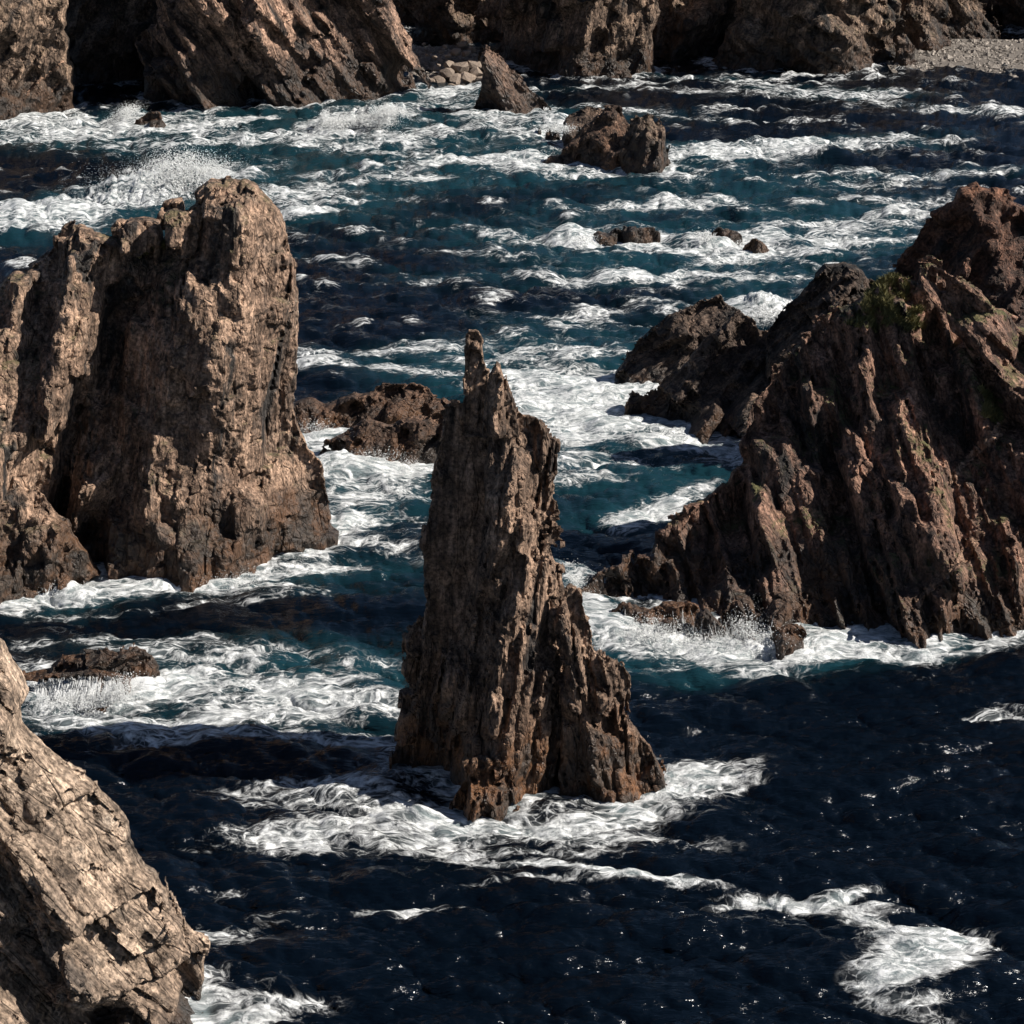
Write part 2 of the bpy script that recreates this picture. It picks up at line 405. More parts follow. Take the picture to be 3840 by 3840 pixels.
#__BODIES__
# ------------------------------------------------------------------ central stack
base = lambda u, v: (*sea_at(u, v), 0)
t = thing('sea_stack', base(970, 1490), 'tall tapering brown sea stack with two needle tips, standing alone in the centre', 'sea stack')
k = dict(A=(3.6, .75, .9, .42), B=(1.1, .26, .4, .15), dip=86, h=.075, crack=.22)
rock('main_column', t, M_STACK, R4, [(537,335),(580,308),(640,300),(720,300),(795,300),(830,345),(870,368),(910,395),(930,450),(932,560),(924,600),(937,680),(960,760),(968,880),(976,960),(992,1050),(1015,1200),(1035,1400),(1050,1600),(1065,1790),(1070,2200),(400,2200),(420,1700),(445,1400),(470,1100),(476,980),(490,880),(490,740),(510,620),(516,530),(535,440)],
     96, D=5.6, s=1.05, Db=4, sb=.9, t0=.5,
     grooves=[([(800,360),(700,520),(720,700),(720,1000)], .9, .9), ([(600,420),(590,900),(560,1200)], .5, .5), ([(800,1150),(760,1400),(740,1600)], .5, .6), ([(900,1150),(880,1500)], .3, .5)],
     folds=[([(810,340),(830,600),(800,900),(770,1200),(700,1500)], 1.0, 3.0)], saw=.15, **k)
rock('pinnacle', t, M_STACK, R4, [(618,420),(622,300),(628,150),(632,75),(645,44),(662,46),(678,72),(682,130),(690,175),(703,195),(706,300),(702,420)], 95.6, D=1.2, s=1., Db=1.2, sb=1., t0=.2, wob=.12, zmin=14, A=(1.6,.5,.6,.16), B=(.6,.2,.3,.08), h=.08, low=(2,.15))
rock('pinnacle', t, M_STACK, R4, [(688,420),(692,300),(700,215),(715,180),(735,148),(752,160),(766,200),(780,250),(800,305),(812,420)], 95.2, D=1.5, s=1.1, Db=1.4, sb=1., t0=.2, wob=.12, zmin=14, A=(1.6,.5,.6,.18), B=(.6,.2,.3,.08), h=.08, low=(2,.15))
rock('buttress', t, M_STACK, R4, [(960,1100),(985,1020),(1003,992),(1015,1010),(1040,1090),(1060,1150),(1085,1215),(1098,1210),(1112,1240),(1130,1232),(1165,1250),(1195,1290),(1200,1400),(1215,1465),(1250,1520),(1290,1550),(1312,1585),(1320,1612),(1336,1640),(1340,1720),(1345,2200),(940,2200),(950,1500)],
     94.6, D=3.6, s=.95, Db=3, sb=.9, t0=.4, grooves=[([(1100,1230),(1070,1600),(1050,1800)], .35, .9)], **{**k, 'dip': 98})
rock('shoulder', t, M_STACK, R4, [(470,1090),(440,1112),(407,1150),(410,1280),(427,1340),(380,1350),(376,1520),(357,1640),(350,1750),(350,2200),(760,2200),(740,1500),(700,1200),(600,1120)],
     96.4, D=4.6, s=.8, Db=3, sb=.9, t0=.4, grooves=[([(560,1250),(560,1700)], .4, .6)], **{**k, 'dip': 82})
rock('ledge', t, M_STACK, R4, [(586,1830),(592,1740),(615,1650),(622,1606),(680,1598),(752,1610),(765,1645),(800,1720),(830,1800),(900,1830),(900,2200),(560,2200)],
     92.2, D=1.4, s=.9, Db=3, sb=2, t0=.4, **{**k, 'A': (1.6,.7,.8,.3)}, label='rust orange ledge at the foot of the stack')

# ------------------------------------------------------------------ big rock on the left
t = thing('sea_stack', base(320, 1090), 'huge sunlit block-topped rock at the left edge, its sheer face cracked', 'sea stack')
k = dict(h=.108, dip=84.5, sawz=-.12, saw=.15, A=(2.6, 1.3, 1.2, .34), B=(.5, 1.1, .5, .13), crack=.2)
rock('main_face', t, M_LEFT, R3, [(600,520),(610,420),(650,360),(760,345),(830,330),(830,230),(822,140),(850,105),(900,85),(990,72),(1060,80),(1110,110),(1165,180),(1205,240),(1235,400),(1265,480),(1268,640),(1258,820),(1262,1000),(1270,1150),(1300,1240),(1360,1290),(1370,1400),(1400,1500),(1420,1560),(1455,1590),(1450,1640),(1395,1680),(1400,2200),(300,2200),(330,1650),(400,1250),(470,1000),(540,750)],
     125.5, D=4.2, s=1.9, Db=5, sb=1., t0=.6, tilt=(.30, -.03), flare=(7, 2.2), low=(5., .3), fac=((6.5, 2.8, .45), (1.5, 1.9, .22), (.5, 1.0, .09)),
     grooves=[([(600,1000),(560,1250),(660,1330),(640,1420)], .7, 1.0), ([(700,1400),(690,1650),(640,1800)], .5, 1.2), ([(1080,1300),(1000,1560),(950,1800)], .4, 1.3), ([(880,370),(890,460),(830,560)], .35, .9), ([(1230,1420),(1200,1700)], .6, .9), ([(1060,560),(1080,680),(1180,720)], .35, .7)],
     folds=[([(600,520),(560,800),(590,1000),(560,1250),(690,1300),(690,1420),(600,1750)], 1.2, 2.4)], keep='lefttop', **k)
rock('west_shoulder', t, M_LEFT, R3, [(860,600),(840,335),(760,345),(650,345),(600,370),(560,375),(500,345),(430,320),(330,288),(290,305),(230,380),(190,420),(110,470),(60,475),(0,520),(-120,560),(-400,600),(-400,2300),(620,2300),(600,1500)],
     125, D=7.6, s=1.5, Db=7, sb=1., t0=.6, tilt=(.30, -.05), low=(5., .3), fac=((7.0, 1.9, .7), (2.4, .9, .34), (.8, .45, .1)),
     grooves=[([(600,520),(520,760),(400,1000),(300,1300),(300,1580)], 1.25, 5.0), ([(190,560),(190,900),(150,1100)], .8, 1.8), ([(480,420),(500,600),(440,700)], .4, .8), ([(330,480),(250,800),(190,1150)], .6, 1.4)], **{**k, 'dip': 78, 'A': (2.4, .9, 1.0, .42)}, keep='lefttop')
rock('foot', t, M_LEFT, R3, [(430,1780),(350,1660),(285,1560),(230,1500),(150,1400),(60,1330),(0,1300),(-200,1250),(-400,1250),(-400,2300),(420,2300),(380,1800)],
     119.4, D=3.4, s=.8, Db=5, sb=1., t0=.5, **{**k, 'A': (1.1, .8, .9, .35), 'B': (.4,.35,.4,.16)})
for i, (ol, Yb) in enumerate([([(700,230),(740,212),(835,225),(838,300),(825,332),(760,335),(705,290)], 123.6), ([(530,250),(600,235),(690,255),(695,300),(640,315),(560,330),(520,300)], 124.6),
        ([(455,285),(490,245),(560,255),(570,320),(500,325)], 125.6), ([(640,215),(700,175),(775,165),(790,195),(720,215)], 126.6), ([(800,210),(850,185),(885,200),(880,240),(820,250)], 124.2), ([(825,150),(850,110),(930,95),(960,140),(940,190),(850,200)], 124.6)]):
    zb_ = sum(q[1] for q in ol)/len(ol); ol = [(q[0], q[1]+(75 if q[1] > zb_ else 0)) for q in ol]
    rock('block', t, M_LEFT, R3, ol, Yb, h=.1, D=1.5, s=2.2, Db=1.6, sb=2.2, t0=.5, zmin=12, wob=.15, low=(2,.12), A=(1.2,1.2,1.2,.2), B=(.5,.5,.5,.08), dip=75)

# ------------------------------------------------------------------ right headland
t = thing('rocky_headland', base(1500, 1190), 'broad red-brown rock ridge at the right with a grassy crest', 'rock ridge')
k = dict(h=.128, low=(5., .3), dip=106, A=(3.4, .55, .9, .42), B=(.8, .3, .4, .15), crack=.22)
rock('main_ridge', t, M_RIGHT, R5, [(35,1665),(120,1605),(180,1545),(310,1490),(330,1420),(380,1400),(385,1360),(440,1340),(445,1300),(520,1280),(610,1220),(620,1180),(650,1150),(660,1060),(690,1000),(700,960),(750,890),(790,830),(800,760),(850,740),(870,690),(920,660),(965,640),(975,590),(1000,575),(1080,520),(1110,500),(1170,480),(1190,440),(1240,420),(1300,430),(1350,440),(1362,365),(1400,348),(1435,360),(1440,400),(1500,440),(1560,480),(1640,530),(1700,530),(1766,560),(2000,640),(2300,700),(2300,2600),(30,2600)],
     124, yline=[(30, 117.2), (400, 118.6), (650, 120.6), (850, 122.8), (1200, 124.), (2300, 124.)], D=16, s=1.0, Db=3, sb=.8, t0=.4, tilt=(.12, 0), flare=(7, 4.2), fac=((10, 1.7, .55), (4.5, .7, .34), (1.8, .34, .13)),
     grooves=[([(960,900),(1000,1150),(1040,1300),(900,1450)], .7, 1.6), ([(1100,620),(1200,900),(1220,1100)], .5, .9), ([(1500,650),(1600,760),(1660,880)], .6, 1.0), ([(1740,1250),(1690,1500),(1650,1650)], .7, 1.8), ([(1040,1400),(900,1600),(840,1680)], .6, 1.4), ([(1330,1480),(1280,1650)], .9, 1.2)],
     folds=[([(960,600),(840,760),(790,1000),(760,1290),(640,1420),(600,1650),(560,1900)], 1.5, 4.5)], keep='headland', **k)
rock('side_ridge', t, M_RIGHT, R5, [(1360,420),(1365,365),(1400,350),(1436,362),(1445,410),(1520,450),(1600,500),(1640,540),(1720,560),(1766,600),(2000,680),(2300,760),(2300,2000),(1500,2000),(1600,900),(1560,760),(1480,620)],
     121, D=4, s=.9, Db=5, sb=1., t0=.4, zmin=2, h=.14, dip=-48, A=(3.0, .8, .9, .4), B=(.8,.35,.4,.15), keep='headland')
for i, (cx, cy, rw, rh, Yb) in enumerate([(330,1750,60,40,113.2),(420,1720,70,45,113.4),(530,1790,60,70,111.6),(640,1740,60,60,112.5),(740,1770,50,50,111.6),(820,1740,60,70,112.2),(850,1830,60,45,110.2),(380,1790,30,45,111.8),(270,1790,30,40,112.6),(230,1720,70,25,114.),(1270,1700,70,45,113.6),(1470,1690,60,30,114.6),(1540,1680,50,30,115.)]):
    ol = [(cx+rw*math.cos(q)*(1+.25*math.sin(3*q+i)), cy-rh*math.sin(q)*(1+.2*math.sin(2*q+i*2))) for q in np.linspace(0, math.pi, 9)]+[(cx-rw*1.1, cy+150), (cx+rw*1.1, cy+150)]
    rock('foot_boulder', t, M_WETROCK, R5, ol, Yb, h=.1, D=1.6, s=1.2, Db=2.5, sb=1.2, t0=.3, wob=.15, low=(1.5,.2), A=(.9,.6,.6,.22), B=(.35,.25,.25,.08), zmin=-1.2, keep='cascade')

t = thing('sea_rock', base(1330, 790), 'dark tilted-slab rock in the surf beyond the right ridge', 'rock')
k = dict(h=.14, dip=38, A=(3.2, .7, 1., .36), B=(1., .3, .45, .14), crack=.22)
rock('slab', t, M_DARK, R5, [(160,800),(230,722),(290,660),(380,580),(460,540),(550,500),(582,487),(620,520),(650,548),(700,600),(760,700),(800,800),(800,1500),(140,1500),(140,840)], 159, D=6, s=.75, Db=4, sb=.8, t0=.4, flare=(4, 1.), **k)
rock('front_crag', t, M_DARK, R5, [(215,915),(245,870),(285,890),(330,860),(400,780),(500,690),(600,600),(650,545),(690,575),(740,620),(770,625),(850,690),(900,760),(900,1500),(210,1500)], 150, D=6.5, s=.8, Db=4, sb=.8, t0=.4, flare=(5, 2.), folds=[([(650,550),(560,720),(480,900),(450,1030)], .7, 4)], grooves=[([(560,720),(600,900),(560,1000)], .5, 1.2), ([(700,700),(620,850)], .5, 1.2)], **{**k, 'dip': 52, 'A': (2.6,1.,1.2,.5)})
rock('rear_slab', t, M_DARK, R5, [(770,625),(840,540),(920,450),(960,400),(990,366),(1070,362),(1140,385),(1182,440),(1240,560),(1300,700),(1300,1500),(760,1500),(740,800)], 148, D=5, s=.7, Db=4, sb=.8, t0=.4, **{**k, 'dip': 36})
t = thing('rock_peak', base(1800, 900), 'jagged dark red rock peak rising behind the right ridge', 'rock peak')
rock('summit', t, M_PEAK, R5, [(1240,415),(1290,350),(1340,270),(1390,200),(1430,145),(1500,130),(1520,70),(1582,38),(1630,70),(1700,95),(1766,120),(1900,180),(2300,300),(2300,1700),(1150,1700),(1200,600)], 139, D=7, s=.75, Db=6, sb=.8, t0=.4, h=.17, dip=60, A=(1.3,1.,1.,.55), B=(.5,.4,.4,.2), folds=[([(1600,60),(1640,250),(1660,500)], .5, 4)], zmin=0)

# ------------------------------------------------------------------ foreground cliff, bottom left
t = thing('foreground_crag', base(100, 1930), 'pale sunlit rock slope filling the lower left corner', 'rock slope')
rock('face', t, M_FORE, R6, [(-300,60),(-60,190),(0,225),(30,252),(60,320),(100,390),(130,450),(140,482),(106,548),(112,600),(140,650),(200,700),(260,760),(320,830),(380,850),(430,920),(500,980),(545,1040),(570,1120),(600,1170),(640,1240),(680,1270),(690,1330),(720,1390),(760,1470),(780,1530),(830,1570),(880,1590),(902,1630),(910,1700),(918,1760),(905,1800),(915,1900),(925,2050),(940,2900),(-900,2900),(-900,0)],
     76.5, h=.095, fac=((6.5, 2.3, .55), (2.6, 1.0, .26), (.9, .42, .07)), saw=.0, sawz=.25, D=13, s=.95, Db=6, sb=.9, t0=.4, zmin=-1.5, dip=-50, A=(2.6, .8, .9, .30), B=(.9, .3, .4, .11), crack=.34, low=(3.5,.3), tilt=(0,0),
     grooves=[([(60,980),(170,1180),(60,1330),(120,1480)], .5, 1.5), ([(290,1440),(430,1480),(520,1700),(600,1932)], .45, 1.0), ([(160,1500),(300,1700),(420,1850)], .6, 1.2), ([(700,1560),(600,1750),(620,1932)], .5, .9), ([(60,1330),(0,1250)], .5, 1.0)], wob=.25)

# ------------------------------------------------------------------ low rocks
t = thing('reef', base(690, 860), 'low wet brown reef between the left rock and the central stack', 'reef')
k = dict(h=.13, A=(1.4,.8,.9,.4), B=(.5,.35,.4,.14), dip=35, crack=.2)
rock('rear_ridge', t, M_WETROCK, R4, [(-40,330),(10,296),(60,285),(110,305),(240,262),(330,240),(430,230),(480,252),(500,285),(540,280),(580,300),(640,330),(660,700),(-60,700)], 148, D=3, s=.8, Db=3, sb=.8, **k)
rock('front_ridge', t, M_WETROCK, R4, [(75,520),(110,455),(200,390),(260,362),(350,372),(420,350),(500,340),(620,350),(640,700),(60,700)], 141.5, D=2.6, s=.8, Db=3, sb=.8, **k)
t = thing('low_rock', base(150, 1290), 'low wet rock with a small waterfall beside the foreground slope', 'rock')
k = dict(h=.09, A=(1.1,.6,.7,.28), B=(.4,.25,.3,.1), dip=10, crack=.18, wob=.15)
rock('rear_ridge', t, M_WETROCK, R6, [(60,430),(105,398),(160,380),(215,370),(260,312),(350,288),(420,300),(450,285),(520,292),(600,278),(642,290),(682,358),(690,600),(40,600)], 106.5, D=1.6, s=.8, Db=1.6, sb=.8, **k)
rock('spillway', t, M_WETROCK, R6, [(100,560),(138,455),(200,412),(330,388),(430,382),(520,402),(572,425),(570,700),(90,700)], 104.4, D=1.2, s=.7, Db=2., sb=.9, t0=.6, keep='spill', **k)

def small(name, label, reg, ol, Y, mat, cat='rock', group=None, **kw):
    u, v = reg(ol[0]); x, y, z = at(u, v, Y)
    t = thing(name, (x, Y, 0), label, cat, group)
    p = dict(h=.16, D=2.5, s=.8, Db=2.5, sb=.8, A=(1.6,.7,.9,.4), B=(.6,.35,.4,.14), dip=70, wob=.25)
    p.update(kw); lo = max(q[1] for q in ol)
    rock('crag', t, mat, reg, ol+[(ol[-1][0]+3, lo+120), (ol[0][0]-3, lo+120)], Y, **p)
    return t
small('fin_rock', 'pointed fin-shaped rock before the far scree beach', R0, [(893,208),(905,170),(907,112),(918,84),(936,100),(962,132),(985,152),(1000,176),(1020,186),(1040,208)], 268, M_FAR, h=.22, D=5, Db=4, s=.8, A=(4,.9,1.2,.6), B=(1.2,.5,.6,.22), dip=125, folds=[([(918,84),(945,130),(950,210)], .8, 4)])
t = thing('twin_rock', base(1160, 315), 'two-humped brown rock amid surf below the far cliffs', 'rock')
rock('hump', t, M_WETROCK, R0, [(1040,310),(1060,272),(1090,247),(1110,230),(1140,208),(1165,205),(1188,236),(1200,270),(1200,420),(1030,420)], 237, h=.2, D=4, s=.8, Db=4, sb=.8, A=(2.5,1.2,1.4,.5), B=(.9,.6,.6,.2), dip=40, folds=[([(1150,205),(1130,320)], .5, 3)])
rock('hump', t, M_FARG, R0, [(1138,322),(1158,290),(1176,262),(1192,228),(1222,215),(1240,222),(1254,250),(1260,290),(1272,322),(1275,430),(1130,430)], 234.5, h=.2, D=4, s=.9, Db=4, sb=.8, A=(2.5,1.2,1.4,.5), B=(.9,.6,.6,.2), dip=80, folds=[([(1222,215),(1190,322)], .9, 4)])
small('skerry', 'low ragged rock just behind the two-humped rock', R0, [(1062,232),(1075,220),(1090,212),(1105,198),(1125,205),(1145,212),(1160,235)], 247, M_DARK)
small('skerry', 'tiny dark rock in foam left of the two-humped rock', R0, [(1030,252),(1038,242),(1050,238),(1062,250)], 249, M_DARK, D=1.2, Db=1.2)
small('skerry', 'smallest rock tip awash left of the two-humped rock', R0, [(1012,244),(1018,234),(1026,244)], 253, M_DARK, D=1., Db=1.)
small('skerry', 'flat rock at the left foot of the two-humped rock', R0, [(1018,304),(1035,294),(1060,290),(1075,306)], 237, M_DARK, D=1.6, Db=1.6)
small('skerry', 'long comb-like rock breaking the surf, centre right', R0, [(1108,452),(1118,438),(1130,428),(1145,433),(1160,424),(1175,432),(1190,428),(1205,434),(1225,432),(1245,444)], 202, M_FARG, D=1.8, Db=2, A=(1.6,.5,.7,.5), dip=105)
small('skerry', 'ragged wet rock in surf right of the comb-like rock', R0, [(1328,456),(1342,442),(1356,434),(1372,434),(1392,440),(1400,452)], 201, M_DARK, D=1.5, Db=1.6)
small('skerry', 'small smooth brown rock furthest right in the surf', R0, [(1398,470),(1412,460),(1425,455),(1442,463),(1448,472)], 197, M_FARG, D=1.2, Db=1.2)
small('skerry', 'small dark rock tip awash left of the big breaker', R0, [(117,366),(124,358),(132,364)], 222, M_DARK, D=.8, Db=.8)
small('skerry', 'pointed dark rock tip awash at the big breaker', R0, [(136,364),(146,354),(156,352),(162,362)], 222, M_DARK, D=1., Db=1.)
small('skerry', 'wet dark rock at the mouth of the far sea cave', R0, [(240,242),(255,228),(275,215),(300,210),(318,240)], 258, M_WETROCK, D=2.5)
small('skerry', 'tiny rock awash before the far sea cave', R0, [(112,238),(120,232),(130,238)], 259, M_DARK, D=1, Db=1)

# ------------------------------------------------------------------ far cliffs
k = dict(h=.29, B=(1.8,.7,.8,.3), crack=.34, low=(9,.8), fine=.08, wob=.7)
t = thing('far_cliff', base(60, 225), 'dark far cliff at the top left corner with pale veins', 'cliff')
rock('buttress', t, M_FARG, R1, [(-500,-400),(200,-400),(235,-100),(250,0),(262,80),(265,200),(275,260),(272,380),(290,430),(302,470),(310,900),(-500,900)], 268, D=8, s=1., Db=18, sb=1.5, t0=1., tilt=(.15,-.05), A=(3.5,2.4,2.4,.9), dip=60, keep='corner', **k)
t = thing('far_cliff', base(520, 240), 'great pink-tan far cliff of slanting strata beside the sea cave', 'cliff')
rock('face', t, M_FAR, R1, [(560,-900),(590,-200),(605,0),(600,60),(530,130),(518,165),(545,230),(555,330),(562,400),(590,440),(560,900),(1660,900),(1645,380),(1640,360),(1590,260),(1540,150),(1470,0),(1380,-200),(1100,-900)],
     279, D=19, s=.62, Db=14, sb=1., t0=1., tilt=(.30,-.12), A=(9,1.15,2.0,.8), dip=-60, saw=.45,
     grooves=[([(985,170),(1010,280),(1060,400),(1090,470)], 1.4, 4.5), ([(780,110),(900,300),(960,400)], .7, 2.0), ([(640,140),(720,260)], .6, 1.5), ([(700,330),(680,430)], 1., 1.6), ([(1180,100),(1400,300),(1560,380)], .5, 1.0), ([(870,0),(1000,180)], .6, 1.3)], **k)
t = thing('cave_wall', base(420, 215), 'shaded back wall of the far sea cave', 'cliff')
rock('wall', t, M_FARG, R1, [(150,-900),(1000,-900),(1000,900),(150,900)], 292, D=3, s=1, Db=6, sb=1., t0=1., A=(4,2.4,2.4,.9), dip=60, **{**k, 'h': .4})
t = thing('far_cliff', base(1180, 152), 'far cliff buttress lit on its right, left of the second cave', 'cliff')
rock('buttress', t, M_FARG, R2, [(-40,-420),(420,-420),(520,-200),(548,0),(540,90),(520,140),(540,220),(545,300),(550,700),(-120,700),(-100,330),(-140,200),(-200,0)], 297, D=10, s=1.0, Db=14, sb=1., t0=1., tilt=(.15,-.05), folds=[([(330,-300),(320,0),(310,150),(345,230),(310,330)], .95, 12)], A=(4,2.0,2.2,.9), dip=75, **k)
rock('recess', t, M_FARG, R2, [(-150,-420),(-130,0),(-110,150),(-60,250),(-60,700),(420,700),(420,-420)], 307, D=2, s=1., Db=6, sb=1., t0=1., A=(4,2.0,2.2,.7), dip=75, **{**k, 'h': .35})
rock('cave_wall', t, M_FARG, R2, [(480,-420),(480,700),(900,700),(900,-420)], 311, D=2, s=1., Db=6, sb=1., t0=1., A=(4,2.0,2.2,.7), dip=75, **{**k, 'h': .45})
t = thing('far_cliff', base(1500, 150), 'broad fissured grey far cliff right of the second cave', 'cliff')
rock('face', t, M_FARG, R2, [(860,-420),(840,-100),(850,0),(815,110),(770,220),(720,300),(715,330),(700,700),(1500,700),(1470,270),(1480,120),(1470,0),(1480,-200),(1450,-420)], 302, D=10, s=.9, Db=14, sb=1., t0=1., tilt=(.22,-.05), A=(3.2,2.6,2.2,.9), dip=-35, grooves=[([(960,0),(980,150),(1040,290)], .9, 2.0), ([(1290,100),(1340,260)], .8, 1.6)], **k)
rock('toe', t, M_FARG, R2, [(1440,260),(1450,140),(1480,125),(1500,160),(1520,240),(1530,300),(1530,700),(1440,700)], 300, D=2.5, s=.9, Db=5, sb=1., t0=.5, A=(2,1,1,.4), dip=80, **k)
rock('recess', t, M_FARG, R2, [(1400,-420),(1400,700),(1640,700),(1640,-420)], 311, D=2, s=1., Db=6, sb=1., t0=1., A=(4,2.0,2.2,.7), dip=75, **{**k, 'h': .4})
t = thing('far_cliff', base(1820, 130), 'far grey-brown cliff above the shingle beach at right', 'cliff')
rock('face', t, M_FARG, R2, [(1500,-420),(1560,-100),(1600,60),(1560,260),(1540,700),(1900,700),(1870,200),(1850,150),(1820,60),(1790,-60),(1700,-420)], 324, D=8, s=.9, Db=10, sb=1., t0=1., tilt=(.3,-.1), A=(4,2.2,2.2,.9), dip=-50, **k)
t = thing('far_cliff', base(1930, 110), 'last cliff at the top right corner behind the shingle beach', 'cliff')
rock('face', t, M_FARG, R2, [(1800,-420),(1815,0),(1850,60),(1860,130),(1850,700),(2700,700),(2700,-420)], 336, D=7, s=.9, Db=10, sb=1., t0=1., tilt=(.2,-.1), A=(4,2.2,2.2,.9), dip=-50, **{**k, 'h': .42})
t = thing('far_cliff', base(1350, 140), 'dark rear cliff wall closing the cove behind the caves', 'cliff')
rock('wall', t, M_FARG, R2, [(-600,-420),(-600,700),(3000,700),(3000,-420)], 345, D=6, s=1, Db=6, sb=1., t0=1., tilt=(0,-.15), A=(4,2.4,2.4,.9), dip=60, **{**k, 'h': .8})
t = thing('scree_bank', base(850, 150), 'steep gravelly scree bank above the far boulder beach', 'scree bank')
rock('bank', t, M_FARG, R1, [(1350,-900),(1450,-200),(1500,-20),(1560,160),(1590,230),(1600,280),(1580,600),(1950,600),(1930,230),(1900,0),(1900,-900)], 322, D=16, s=.5, Db=6, sb=1., t0=1., tilt=(0,-.5), A=(2,1.4,1.4,.5), dip=-50, **{**k, 'B': (.8,.6,.6,.25)})
# ------------------------------------------------------------------ veins and water films that follow a rock's surface
def project(V):
    x, y, z = V[:, 0], V[:, 1], V[:, 2]-H
    d = y*math.cos(PITCH)-z*math.sin(PITCH); up = y*math.sin(PITCH)+z*math.cos(PITCH)
    return 966+966*x/d/T, 966-966*up/d/T
def in_poly(u, v, P):
    ins = np.zeros(len(u), bool)
    for i in range(len(P)):
        a_, b_ = P[i], P[(i+1) % len(P)]
        m = (a_[1] > v) != (b_[1] > v)
        ins ^= m & (u < (b_[0]-a_[0])*(v-a_[1])/(b_[1]-a_[1]+1e-9)+a_[0])
    return ins
def film(name, key, parent, mat, reg, poly, off, mask=None, noise_w=0.):
    """a skin lifted off the rock surface inside a surveyed patch"""
    poly = [reg(p) for p in poly]; Vs, Qs, n0 = [], [], 0
    for V, Q, N in ROCKV[key]:
        u, v = project(V)
        if noise_w:
            u = u+noise_w*fbm(V/1.1, 3, 5); v = v+noise_w*fbm(V/1.1, 3, 9)
        ok = in_poly(u, v, poly) & (N[:, 1] < .3)
        if mask is not None: ok &= mask(V)
        q = Q[ok[Q].all(1)]
        if not len(q): continue
        used = np.unique(q); mp = np.full(len(V), -1); mp[used] = np.arange(len(used))
        o_ = off*(.6+.5*fbm(V[used]/.35, 2, 3))
        Vs.append(V[used]+N[used]*o_[:, None]); Qs.append(mp[q]+n0); n0 += len(used)
    V, Q = np.concatenate(Vs), np.concatenate(Qs)
    lab = np.arange(len(V))
    for _ in range(400):
        mn = lab[Q].min(1); new = lab.copy()
        for c in range(4): np.minimum.at(new, Q[:, c], mn)
        if (new == lab).all(): break
        lab = new
    big_ = np.bincount(lab[Q[:, 0]]).argmax(); Q = Q[lab[Q[:, 0]] == big_]
    used = np.unique(Q); mp = np.full(len(V), -1); mp[used] = np.arange(len(used)); V, Q = V[used], mp[Q]
    loc = np.array(parent.location, F32) if parent else np.zeros(3, F32)
    m = mesh_from(name, V-loc, Q, True); attr(m, 'tint', np.full(len(V), .3))
    return obj(name, m, mat, parent)

# ------------------------------------------------------------------ the sea
def ocean_tile(L, N, wdir, lmin, lmax, rms, seed, spread=2, pw=3.6):
    rg = np.random.default_rng(seed)
    k1 = np.fft.fftfreq(N, L/N)*2*np.pi; KX, KY = np.meshgrid(k1, k1, indexing='ij'); K = np.hypot(KX, KY); K[0, 0] = 1
    c = (KX*wdir[0]+KY*wdir[1])/K
    P = np.exp(-(2*np.pi/lmax/K)**2)/K**pw*np.abs(c)**spread*np.where(c < 0, .25, 1)*np.exp(-(K*lmin/6.28)**2)
    P[0, 0] = 0
    h0 = np.sqrt(P)*(rg.normal(size=(N, N))+1j*rg.normal(size=(N, N)))
    h = np.fft.ifft2(h0).real; sc = rms/h.std()
    dx = np.fft.ifft2(-1j*KX/K*h0).real; dy = np.fft.ifft2(-1j*KY/K*h0).real
    return (h*sc).astype(F32), (dx*sc).astype(F32), (dy*sc).astype(F32), L, N
def sample(tile, x, y, ang=0.):
    h, dx, dy, L, N = tile; c, s_ = math.cos(ang), math.sin(ang)
    a_ = (c*x+s_*y)/L*N; b_ = (-s_*x+c*y)/L*N
    i, j = np.floor(a_).astype(int), np.floor(b_).astype(int); f, g = a_-i, b_-j
    i0, i1, j0, j1 = i % N, (i+1) % N, j % N, (j+1) % N
    def S(A_): return (A_[i0, j0]*(1-f)+A_[i1, j0]*f)*(1-g)+(A_[i0, j1]*(1-f)+A_[i1, j1]*f)*g
    hx, hy = S(dx), S(dy)
    return S(h), c*hx-s_*hy, s_*hx+c*hy
wd = (-.35, -.93)
T1 = ocean_tile(149., 1024, wd, .45, 8., .21, 3, 1.6)
T2 = ocean_tile(31., 512, (-.1, -1.), .20, 2.0, .068, 5, 9., 3.0)
# rows and columns grow with distance from the headland the view is taken from
vv = np.linspace(1975, 118, 550)
rows = np.array([sea_at(966, v)[1] for v in vv])
rows = np.concatenate([[-300, 0, 30, 50, 60, 66, 70], rows[rows > 72], rows.max()*np.array([1.02, 1.05, 1.1, 1.2, 1.4, 2, 4, 9, 20])])
cols = np.linspace(-1.08, 1.08, 630); side = np.linspace(1.088, 1.9, 62); cols = np.concatenate([[-40, -12, -5, -3, -2.3], -side[::-1], cols, side, [2.3, 3, 5, 12, 40]])
YY, CC = np.meshgrid(rows, cols, indexing='ij')
XX = CC*T*np.hypot(np.maximum(YY, 62), H)*.985
nr, nc = XX.shape; X0, Y0 = XX.ravel(), YY.ravel()
near = ((Y0 > 70) & (Y0 < 345) & (np.abs(CC.ravel()) < 2.0)).astype(F32)
h1, ax1, ay1 = sample(T1, X0, Y0, .0); h2, ax2, ay2 = sample(T2, X0, Y0, .12); h3, ax3, ay3 = sample(T2, X0*.47+7, Y0*.47+3, -.22)
far_amp = np.clip((Y0-40)/140, .85, 1.3)
